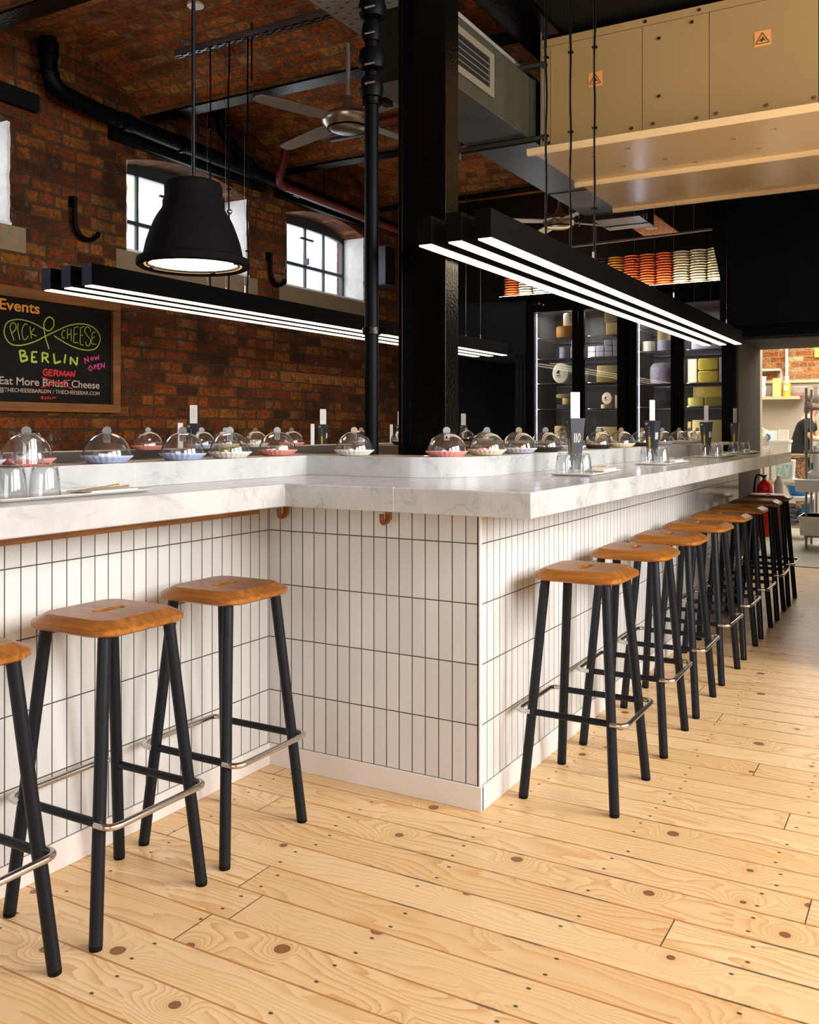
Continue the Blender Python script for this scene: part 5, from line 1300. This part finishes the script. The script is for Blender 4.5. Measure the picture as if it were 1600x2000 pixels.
# third door
z = 2.02; wheel('speckled_cheese', 'cheese_blue_vein', -1.20, z, .060, .105, 'small speckled drum cheese on the left, third fridge door'); wheel('wrapped_cheese', 'paper_wrap', -1.02, z, .095, .11, 'white paper-wrapped drum cheese, third fridge door'); wheel('speckled_cheese', 'rind_tan', -1.05, z + .112, .065, .10, 'speckled tan cheese standing on a white-wrapped drum, third door')
z = 1.70; o = B().lathe([(0, 0), (.15, 0), (.165, .03), (.170, .10), (.165, .17), (.14, .205), (0, .208)], (-1.03, 6.47, z + .001), 32).obj('cloth_cheese', 'cloth_rind'); tag(o, 'big purple-grey cloth-bound cheese drum, third fridge door', 'cheese', CH)
z = 1.475; block('dark_cheese', 'dark_rind', -1.16, -.95, z, .073, 'long black speckled cheese on the fourth shelf, third door', 6.30, 6.45, bev=.02); block('dark_cheese', 'dark_rind', -1.06, -.94, z, .165, 'taller dark cheese block behind the speckled black one', 6.50, 6.62)
o = B().lathe([(0, 0), (.03, 0), (.032, .10), (.012, .14), (.012, .18), (0, .18)], (-1.19, 6.38, 1.141), 16).obj('bottle', 'clear_plastic'); tag(o, 'clear bottle on the lowest shelf, third fridge door', 'bottle')
o = B().lathe([(0, 0), (.028, 0), (.028, .10), (.010, .13), (.010, .16), (0, .16)], (-1.08, 6.38, 1.141), 16).obj('bottle', 'rind_grey'); tag(o, 'dark bottle on the lowest shelf, third fridge door', 'bottle')
# fourth door
z = 2.02; block('paper_parcel', 'paper_wrap', -.76, -.45, z, .07, 'white paper parcel on the top shelf, fourth fridge door')
z = 1.70; block('cheese_carton', 'box_cream', -.795, -.705, z, .23, 'pale printed carton left of two yellow wheels, fourth door'); 
for i in range(2): block('yellow_cheese', 'film_yellow', -.70, -.505, z + .118 * i, .115, '%s of two yellow speckled cheeses, fourth fridge door' % ['lower', 'upper'][i], bev=.015)
block('paper_parcel', 'paper_wrap', -.50, -.45, z, .24, 'white printed parcel right of two yellow cheeses, fourth door')
z = 1.475; block('film_wrapped_cheese', 'film_olive', -.79, -.64, z, .085, 'olive film-wrapped cheese with dark print, fourth door', 6.28, 6.4); block('film_wrapped_cheese', 'film_olive', -.63, -.45, z, .09, 'plain olive film-wrapped cheese on the right, fourth door', 6.28, 6.4)
block('film_wrapped_cheese', 'film_yellow', -.78, -.44, z, .195, 'long yellow-green cheese block behind olive ones, fourth door', 6.45, 6.62)
block('cardboard_box', 'cardboard', -.75, -.44, 1.14, .205, 'tan cardboard box on the lowest shelf, fourth fridge door', cat='box')
block('cardboard_box', 'cardboard', -.795, -.765, 1.14, .19, 'narrow tan card edge left of the cardboard box, fourth door', cat='box')
# stacks of plates on top, lit from below by a strip
o = B().box(-2.70, 6.085, 2.60, -.43, 6.44, 2.632).obj('plate_shelf', 'black_matte'); tag(o, 'black shelf above the fridges carrying the stacked plates', 'shelf')
B().box(-2.68, 6.105, 2.6325, -.44, 6.118, 2.636).obj('light_strip', 'led_shelf', o, smooth=False)
sm = {}
def stack_plate(mat):
    prof = [(0, .002), (.050, 0), (.058, .004), (.076, .0085), (.0798, .0115), (.0798, .0145), (.076, .0175), (.058, .0215), (.050, .0245), (0, .0245)]
    return B().lathe(prof, (0, 0, 0), 48, lambda a, r, z: 1 + .012 * math.cos(24 * a) * (1 if r > .06 else 0)).obj('stacked_plate', mat, origin=(0, 0, 0), ang=60)
stacks = [(0, 'plate_orange', 9, 'orange-red', 'leftmost stack'), (1, 'plate_white', 7, 'white', 'second stack from left'), (2, 'plate_lilac', 6, 'pale lilac', 'third stack from left'),
          (6, 'plate_black', 13, 'black', 'stack left of the yellow one'), (7, 'plate_yellow', 13, 'yellow', 'yellow stack'), (8, 'plate_orange', 13, 'orange-red', 'stack right of the yellow one'), (9, 'plate_orange', 13, 'orange-red', 'middle of the three right-hand red stacks'),
          (10, 'plate_orange', 13, 'orange-red', 'stack touching the cream ones'), (11, 'plate_cream', 13, 'cream', 'first cream stack'), (12, 'plate_cream', 13, 'cream', 'second cream stack'), (13, 'plate_cream', 13, 'cream', 'last stack by the bulkhead')]
for k, mat, n, w, l in stacks:
    for i in range(n):
        if mat not in sm: sm[mat] = stack_plate(mat); o = sm[mat]
        else: o = dup(sm[mat])
        o.location = (-2.595 + .1597 * k + random.uniform(-.001, .001), 6.235, 2.6325 + .0252 * i); o.rotation_euler = (0, 0, .05 * i)
        pos = 'bottom plate' if i == 0 else ('top plate' if i == n - 1 else 'plate number %d from below' % (i + 1))
        pos = pos.replace('number 2 from', 'second from').replace('number 3 from', 'third from')
        tag(o, '%s %s in the %s' % (w, pos, l), 'plate', 'plates in the ' + l)
o = B().box(-.62, 6.40, 2.36, -.46, 6.45, 2.6).obj('x', 'black_matte'); bpy.data.objects.remove(o)
o = B().box(-.415, 6.095, 2.36, -.385, 6.118, 2.43).obj('wall_sensor', 'plate_cream'); tag(o, 'small white sensor beside the dark bulkhead', 'sensor')

# ================================================================== KITCHEN
def crate(name, x0, x1, y0, y1, z0, h, mat, label, cat='box', lid=True, group=None):
    t = thing(name, label, cat, ((x0 + x1) / 2, (y0 + y1) / 2, z0), group); s = .012
    b = B(); lo = [(x0 + s, y0 + s), (x1 - s, y0 + s), (x1 - s, y1 - s), (x0 + s, y1 - s)]; hi = [(x0, y0), (x1, y0), (x1, y1), (x0, y1)]
    b.add([(*p, z0) for p in lo] + [(*p, z0 + h) for p in hi], [(3, 2, 1, 0), (4, 5, 6, 7)] + [(i, (i + 1) % 4, 4 + (i + 1) % 4, 4 + i) for i in range(4)])
    b.obj('body', mat, t, smooth=False, bevel=.008)
    if lid: B().box(x0 - .008, y0 - .008, z0 + h - .03, x1 + .008, y1 + .008, z0 + h).obj('rim', mat, t, bevel=.004)
    return t
def wire_rack(name, x0, x1, y0, y1, zs_, top, label, slat='pale_shelf', r=.0125):
    t = thing(name, label, 'shelving', ((x0 + x1) / 2, (y0 + y1) / 2, 0))
    for x in (x0, x1):
        for y in (y0, y1):
            B().cyl((x, y, 0), (x, y, top), r, None, 12).obj('post', 'galvanised', t)
            for z in zs_: B().cyl((x, y, z - .03), (x, y, z + .008), r * 1.7, None, 12).obj('collar', 'galvanised', t)
    for z in zs_:
        b = B(); b.box(x0, y0 - .003, z - .022, x1, y0 + .003, z); b.box(x0, y1 - .003, z - .022, x1, y1 + .003, z); b.box(x0 - .003, y0, z - .022, x0 + .003, y1, z); b.box(x1 - .003, y0, z - .022, x1 + .003, y1, z)
        n = int((y1 - y0) / .035)
        for k in range(n): yy = y0 + (y1 - y0) * (k + .5) / n; b.box(x0, yy - .002, z - .004, x1, yy + .002, z)
        b.obj('wire_shelf', 'galvanised' if slat is None else slat, t, smooth=False)
    return t
# wall shelf with its things
o = B().box(-2.1, 12.05, 1.70, -.50, 12.34, 1.745).obj('wall_shelf', 'pale_shelf', bevel=.003); tag(o, 'pale wooden wall shelf in the kitchen below the bricks', 'shelf')
o = B().box(-2.2, 12.30, 1.955, 3.1, 12.40, 2.00).obj('wall_rail', 'pale_shelf'); tag(o, 'pale ledge along the foot of the kitchen brickwork', 'ledge')
o = B().box(-2.1, 12.18, 2.14, -.80, 12.38, 2.17).obj('narrow_shelf', 'kitchen_wall'); tag(o, 'narrow grey shelf high on the kitchen brick wall', 'shelf')
for i, z0 in enumerate((1.746, 1.900)):
    b = B().lathe([(0, 0), (.070, 0), (.085, .145), (.090, .147), (.090, .153), (0, .153)], (-1.07, 12.18, z0), 24); o = b.obj('plastic_tub', 'plastic_white'); tag(o, '%s white plastic tub on the kitchen wall shelf' % ['lower', 'upper'][i], 'tub', 'white tubs on the kitchen wall shelf')
o = B().box(-.885, 12.10, 1.746, -.765, 12.20, 2.02).obj('yellow_carton', 'box_yellow', bevel=.003); tag(o, 'tall yellow carton on the kitchen wall shelf', 'carton')
t = thing('oil_bottle', 'clear bottle of yellow oil on the kitchen wall shelf', 'bottle', (-.68, 12.14, 1.746))
B().lathe([(0, 0), (.055, 0), (.058, .02), (.058, .19), (0, .20)], (-.69, 12.14, 1.746), 20).obj('oil', 'oil_yellow', t); B().lathe([(.058, .19), (.050, .22), (.022, .27), (.022, .30), (0, .30)], (-.69, 12.14, 1.746), 20).obj('neck', 'clear_plastic', t)
B().box(-.72, 12.075, 1.83, -.66, 12.082, 1.90).obj('label', 'paper_white', t)
o = B().lathe([(0, 0), (.045, 0), (.045, .30), (.018, .36), (.018, .42), (0, .42)], (-.79, 12.27, 1.746), 16).obj('glass_bottle', 'clear_plastic'); tag(o, 'tall clear bottle behind the yellow carton', 'bottle')
t = crate('food_container', -.60, -.40, 12.08, 12.25, 1.746, .15, 'clear_plastic', 'clear food container with red sauce at the end of the shelf', 'container'); B().box(-.585, 12.10, 1.752, -.42, 12.24, 1.80).obj('sauce', 'sauce_red', t)
t = thing('wall_conduit', 'white vertical conduit on the kitchen brick wall', 'conduit', (-.72, 12.33, 2.0)); B().cyl((-.72, 12.35, 2.0), (-.72, 12.35, 3.3), .022, None, 14).obj('tube', 'plastic_white', t); B().cyl((-.72, 12.35, 1.96), (-.72, 12.35, 2.06), .035, None, 14).obj('socket', 'plastic_white', t)
t = thing('picture_frame', 'corner of an ochre wooden frame on the kitchen bricks', 'frame', (-.1, 12.37, 2.3)); b = B(); b.box(-.33, 12.36, 2.33, .4, 12.40, 2.41); b.box(-.33, 12.36, 2.41, -.25, 12.40, 3.1); b.obj('frame', 'oil_yellow', t); B().box(-.25, 12.37, 2.41, .4, 12.39, 3.1).obj('panel', 'fridge_inside', t)
# rear wire rack with boxes
wire_rack('wire_rack', -.46, .05, 8.55, 9.05, (.155, .645, .965), 1.0, 'low wire rack with white and blue things behind the bar end')
crate('storage_box', -.40, -.19, 8.60, 8.85, .966, .165, 'plastic_white', 'white lidded plastic box on top of the low wire rack')
o = B().box(-.435, 8.90, .966, -.365, 8.925, 1.24).obj('document_folder', 'paper_white'); tag(o, 'upright white folder behind the white lidded box', 'folder')
o = B().box(-.36, 8.95, 1.12, -.25, 9.04, 1.25).obj('paper_stack', 'card_cream'); tag(o, 'cream paper block raised behind the white lidded box', 'paper'); B().box(-.355, 8.97, .966, -.345, 8.99, 1.12).obj('stand', 'black_matte', o)
t = thing('bundled_cloth', 'crumpled pale cloth bundle with a blue band by the grey jamb', 'cloth', (-.50, 8.85, 1.05))
b = B(); b.blob((-.51, 8.80, 1.155), .085, .08, .105, 3, .5, 18); b.obj('bundle', 'card_cream', t); B().tube([(-.45, 8.74, 1.20), (-.43, 8.73, 1.19), (-.42, 8.74, 1.15), (-.44, 8.74, 1.12)], .012, 8).obj('blue_band', 'basin_blue', t)
t = thing('wire_basket', 'white wire basket under the pale cloth bundle', 'basket', (-.51, 8.80, .966)); b = B()
for z in (.968, .99, 1.01, 1.03, 1.05): b.tube([(-.60, 8.72, z), (-.43, 8.72, z), (-.43, 8.88, z), (-.60, 8.88, z)], .002, 5, closed=True)
for k in range(9): b.cyl((-.60 + .021 * k, 8.72, .968), (-.60 + .021 * k, 8.72, 1.05), .0018, None, 5)
b.obj('basket_wire', 'plastic_white', t)
t = crate('letter_box', -.345, -.145, 8.60, 8.85, .646, .255, 'plastic_white', 'white box with a pale blue label lettered Z and upside-down A', lid=False)
B().box(-.36, 8.585, .648, -.13, 8.86, .685).obj('lid', 'plastic_white', t); B().box(-.325, 8.5935, .70, -.165, 8.600, .85).obj('label', 'label_cyan', t)
text_obj('letters', 'Z', 'paper_white', t, (-.315, 8.590, .715), (1, 0, 0), (0, 0, 1), .12, .055, .03); text_obj('letters', 'A', 'paper_white', t, (-.175, 8.590, .835), (-1, 0, 0), (0, 0, -1), .12, .07, .03)
b = B(); b.open_lathe([(.085, 0), (.125, .10), (.135, .115), (.128, .115), (.118, .10), (.080, .008), (0, .008)], (-.12, 8.78, .49), 32); t = thing('blue_basin', 'blue plastic basin on the low wire rack', 'basin', (-.12, 8.78, .49)); b.obj('bowl', 'basin_blue', t)
o = B().box(-.44, 8.58, .44, .04, 9.0, .488).obj('plastic_tray', 'plastic_white', bevel=.006); tag(o, 'flat white plastic tray under the blue basin', 'tray')
for k, yy in enumerate((8.6, 8.98)): B().box(-.43, yy, .156, -.42, yy + .01, .44).obj('prop', 'galvanised', o); B().box(.02, yy, .156, .03, yy + .01, .44).obj('prop', 'galvanised', o)
b = B()
for k in range(5): b.blob((-.20 + .03 * (k % 2), 8.75, .185 + .045 * k), .15 - .012 * k, .12, .030, k, .7, 16)
o = b.obj('bag_pile', 'bag_silver'); tag(o, 'pile of silvery plastic bags on the bottom of the low rack', 'bags'); o['kind'] = 'stuff'
o = B().box(-.06, 8.62, .156, .03, 8.9, .40).obj('blue_crate', 'basin_blue', bevel=.01); tag(o, 'dark blue crate beside the silvery bags', 'crate')
# right-hand rack of chrome tubes
rk = wire_rack('wire_rack', .085, 1.1, 7.80, 8.25, (.14, .62, 1.02, 1.485), 1.69, 'tall grey wire rack standing in front of the person in the kitchen', None, .0135)
o = B().lathe([(0, 0), (.030, 0), (.046, .05), (.042, .09), (.020, .14), (.018, .18), (.030, .225), (.028, .225), (.016, .18), (.017, .14), (.038, .09), (.040, .05), (0, .004)], (.165, 7.90, 1.486), 24).obj('carafe', 'clear_plastic'); tag(o, 'clear waisted glass carafe on top of the tall wire rack', 'carafe')
o = B().lathe([(0, 0), (.04, 0), (.045, .1), (.04, .2), (.015, .24), (0, .24)], (.235, 7.95, 1.486), 20).obj('green_bottle', 'pickle'); tag(o, 'green bottle beside the carafe on the tall rack', 'bottle')
t = thing('spray_bottle', 'white bottle with a green label on a white tub, tall rack', 'bottle', (.165, 7.86, .80)); B().lathe([(0, 0), (.040, 0), (.043, .02), (.043, .17), (.030, .205), (.017, .225), (.017, .245), (.02, .25), (.02, .285), (0, .287)], (.165, 7.86, .80), 24).obj('bottle_body', 'plastic_white', t); B().box(.128, 7.812, .83, .150, 7.822, .90).obj('green_label', 'green_label', t)
crate('white_tub', .10, .40, 7.82, 8.1, .621, .178, 'plastic_white', 'grey-white plastic tub under the green-labelled bottle', 'tub')
t = crate('food_tray', -.02, .42, 7.70, 7.79, .60, .13, 'plastic_white', 'pale tray jutting out in front of the tall rack', 'tray', lid=False); B().box(.0, 7.78, .60, .40, 7.9, .618).obj('support', 'galvanised', t)
crate('clear_storage_box', .02, .55, 7.72, 8.2, .141, .20, 'card_cream', 'cream storage box on the lowest shelf of the tall rack')
t = thing('blue_cloth', 'blue and white cloth on the tall rack', 'cloth', (.24, 8.0, 1.02)); B().blob((.25, 8.0, 1.06), .08, .08, .04, 5, .6, 16).obj('cloth', 'label_cyan', t); B().blob((.23, 7.95, 1.10), .07, .05, .02, 9, .6, 14).obj('white_fold', 'paper_white', t)
# fire extinguisher by the jamb
t = thing('fire_extinguisher', 'red fire extinguisher hung on the grey kitchen jamb', 'fire extinguisher', (-.20, 6.75, 0))
B().lathe([(0, 0), (.070, 0), (.075, .02), (.075, .44), (.068, .49), (.040, .53), (.020, .55), (0, .55)], (-.165, 6.75, .22), 28, ).obj('cylinder', 'red_paint', t); B().cyl((-.165, 6.75, .765), (-.165, 6.75, .80), .018, None, 12).obj('valve', 'chrome', t)
B().box(-.18, 6.70, .80, -.15, 6.80, .815).obj('lever', 'ink_black', t); B().tube(round_path([(-.165, 6.72, .79), (-.225, 6.69, .84), (-.25, 6.67, .70), (-.24, 6.67, .50)], .06, 6), .011, 10).obj('hose', 'ink_black', t); B().box(-.309, 6.72, .45, -.235, 6.78, .50).obj('bracket', 'ink_black', t)
o = B().lathe([(0, 0), (.045, 0), (.045, .22), (.02, .26), (.02, .29), (0, .29)], (-.10, 7.2, .5), 20).obj('white_canister', 'plastic_white'); tag(o, 'white canister on a grey stool behind the fire extinguisher', 'canister'); B().box(-.17, 7.13, 0, -.03, 7.27, .5).obj('stand', 'galvanised', o)

# ================================================================== PERSON
def skin_chain(name, joints, edges, mat, parent, sub=2):
    me = bpy.data.meshes.new(name); off = wloc(parent) if parent else Vector((0, 0, 0))
    me.from_pydata([Vector(j[0]) - off for j in joints], edges, []); o = bpy.data.objects.new(name, me); COL.objects.link(o); o.parent = parent
    md = o.modifiers.new('skin', 'SKIN'); md.use_smooth_shade = True
    for i, j in enumerate(joints):
        r = j[1]; me.skin_vertices[0].data[i].radius = r if isinstance(r, tuple) else (r, r)
    me.skin_vertices[0].data[0].use_root = True
    s = o.modifiers.new('sub', 'SUBSURF'); s.levels = sub; s.render_levels = sub
    bpy.context.view_layer.update(); dg = bpy.context.evaluated_depsgraph_get(); m2 = bpy.data.meshes.new_from_object(o.evaluated_get(dg))
    o.modifiers.clear(); o.data = m2; m2.materials.clear(); m2.materials.append(MAT[mat]); m2.shade_smooth(); return o
def person():
    P0 = Vector((-.27, 10.25, 0)); t = thing('person', 'person in a black t-shirt and leopard-print trousers working behind the tall rack', 'person', P0)
    q = lambda x, y, z: (P0.x + x, P0.y + y, z)      # +x = the way the person faces
    J = [(q(0, 0, .93), (.13, .11)), (q(.01, 0, 1.10), (.12, .10)), (q(.06, 0, 1.27), (.14, .11)), (q(.10, 0, 1.38), (.10, .08)), (q(.135, 0, 1.44), (.050, .050)), (q(.165, 0, 1.50), (.060, .060)), (q(.185, 0, 1.575), (.088, .080)), (q(.185, 0, 1.64), (.066, .062)),
         (q(0, .09, .86), (.090, .085)), (q(.02, .09, .48), .060), (q(-.02, .09, .10), .042), (q(.10, .10, .04), .036),
         (q(0, -.09, .86), (.090, .085)), (q(.05, -.09, .48), .060), (q(0, -.09, .10), .042), (q(.12, -.10, .04), .036),
         (q(.10, -.17, 1.36), .052), (q(.15, -.21, 1.14), .040), (q(.34, -.16, 1.11), .028), (q(.42, -.14, 1.11), (.034, .016)),
         (q(.10, .17, 1.36), .052), (q(.17, .21, 1.14), .040), (q(.34, .14, 1.11), .028), (q(.42, .12, 1.11), (.034, .016))]
    E_ = [(0, 1), (1, 2), (2, 3), (3, 4), (4, 5), (5, 6), (6, 7), (0, 8), (8, 9), (9, 10), (10, 11), (0, 12), (12, 13), (13, 14), (14, 15), (3, 16), (16, 17), (17, 18), (18, 19), (3, 20), (20, 21), (21, 22), (22, 23)]
    for s, base in ((-1, 19), (1, 23)):
        y0 = -.14 if s < 0 else .12
        for k, (dy, l) in enumerate(((-.024, .060), (-.008, .072), (.008, .068), (.024, .055))):
            n = len(J); J.append((q(.455, y0 + dy, 1.108), .010)); J.append((q(.455 + l * .6, y0 + dy * 1.1, 1.100), .009)); J.append((q(.455 + l, y0 + dy * 1.1, 1.080), .008)); E_ += [(base, n), (n, n + 1), (n + 1, n + 2)]
        n = len(J); J.append((q(.405, y0 - s * .035, 1.10), .012)); J.append((q(.445, y0 - s * .05, 1.085), .010)); E_ += [(base, n), (n, n + 1)]
    body = skin_chain('body', J, E_, 'skin', t)
    B().blob(q(.275, 0, 1.56), .016, .013, .022, 1, 0, 10).obj('nose', 'skin', body)
    for s in (-1, 1):
        B().blob(q(.262, s * .033, 1.585), .010, .012, .008, 1, 0, 10).obj('eye', 'ink_black', body); B().blob(q(.175, s * .083, 1.565), .020, .010, .030, 1, 0, 10).obj('ear', 'skin', body)
    B().blob(q(.265, 0, 1.520), .010, .022, .006, 1, 0, 10).obj('mouth', 'ham', body)
    h = B(); h.blob(q(.165, 0, 1.635), .105, .092, .085, 2, .12, 18); h.blob(q(.105, 0, 1.57), .058, .078, .085, 3, .15, 14); h.blob(q(.075, 0, 1.50), .035, .05, .05, 3, .1, 12); h.obj('hair', 'hair_brown', t)
    S = [(q(-.005, 0, .86), (.175, .165)), (q(0, 0, .96), (.165, .150)), (q(.01, 0, 1.10), (.155, .135)), (q(.06, 0, 1.27), (.165, .130)), (q(.10, 0, 1.385), (.115, .095)), (q(.10, -.175, 1.355), .075), (q(.135, -.205, 1.20), .064), (q(.10, .175, 1.355), .075), (q(.135, .205, 1.20), .064)]
    skin_chain('t_shirt', S, [(0, 1), (1, 2), (2, 3), (3, 4), (4, 5), (5, 6), (4, 7), (7, 8)], 'shirt_black', t)
    L = [(q(0, 0, .90), (.150, .125)), (q(0, .09, .84), (.105, .10)), (q(.02, .09, .48), .085), (q(-.02, .09, .12), .070), (q(0, -.09, .84), (.105, .10)), (q(.05, -.09, .48), .085), (q(0, -.09, .12), .070)]
    skin_chain('trousers', L, [(0, 1), (1, 2), (2, 3), (0, 4), (4, 5), (5, 6)], 'leopard_cloth', t)
person()

for o in sc.objects:
    if o.type == 'EMPTY': o.empty_display_size = .05
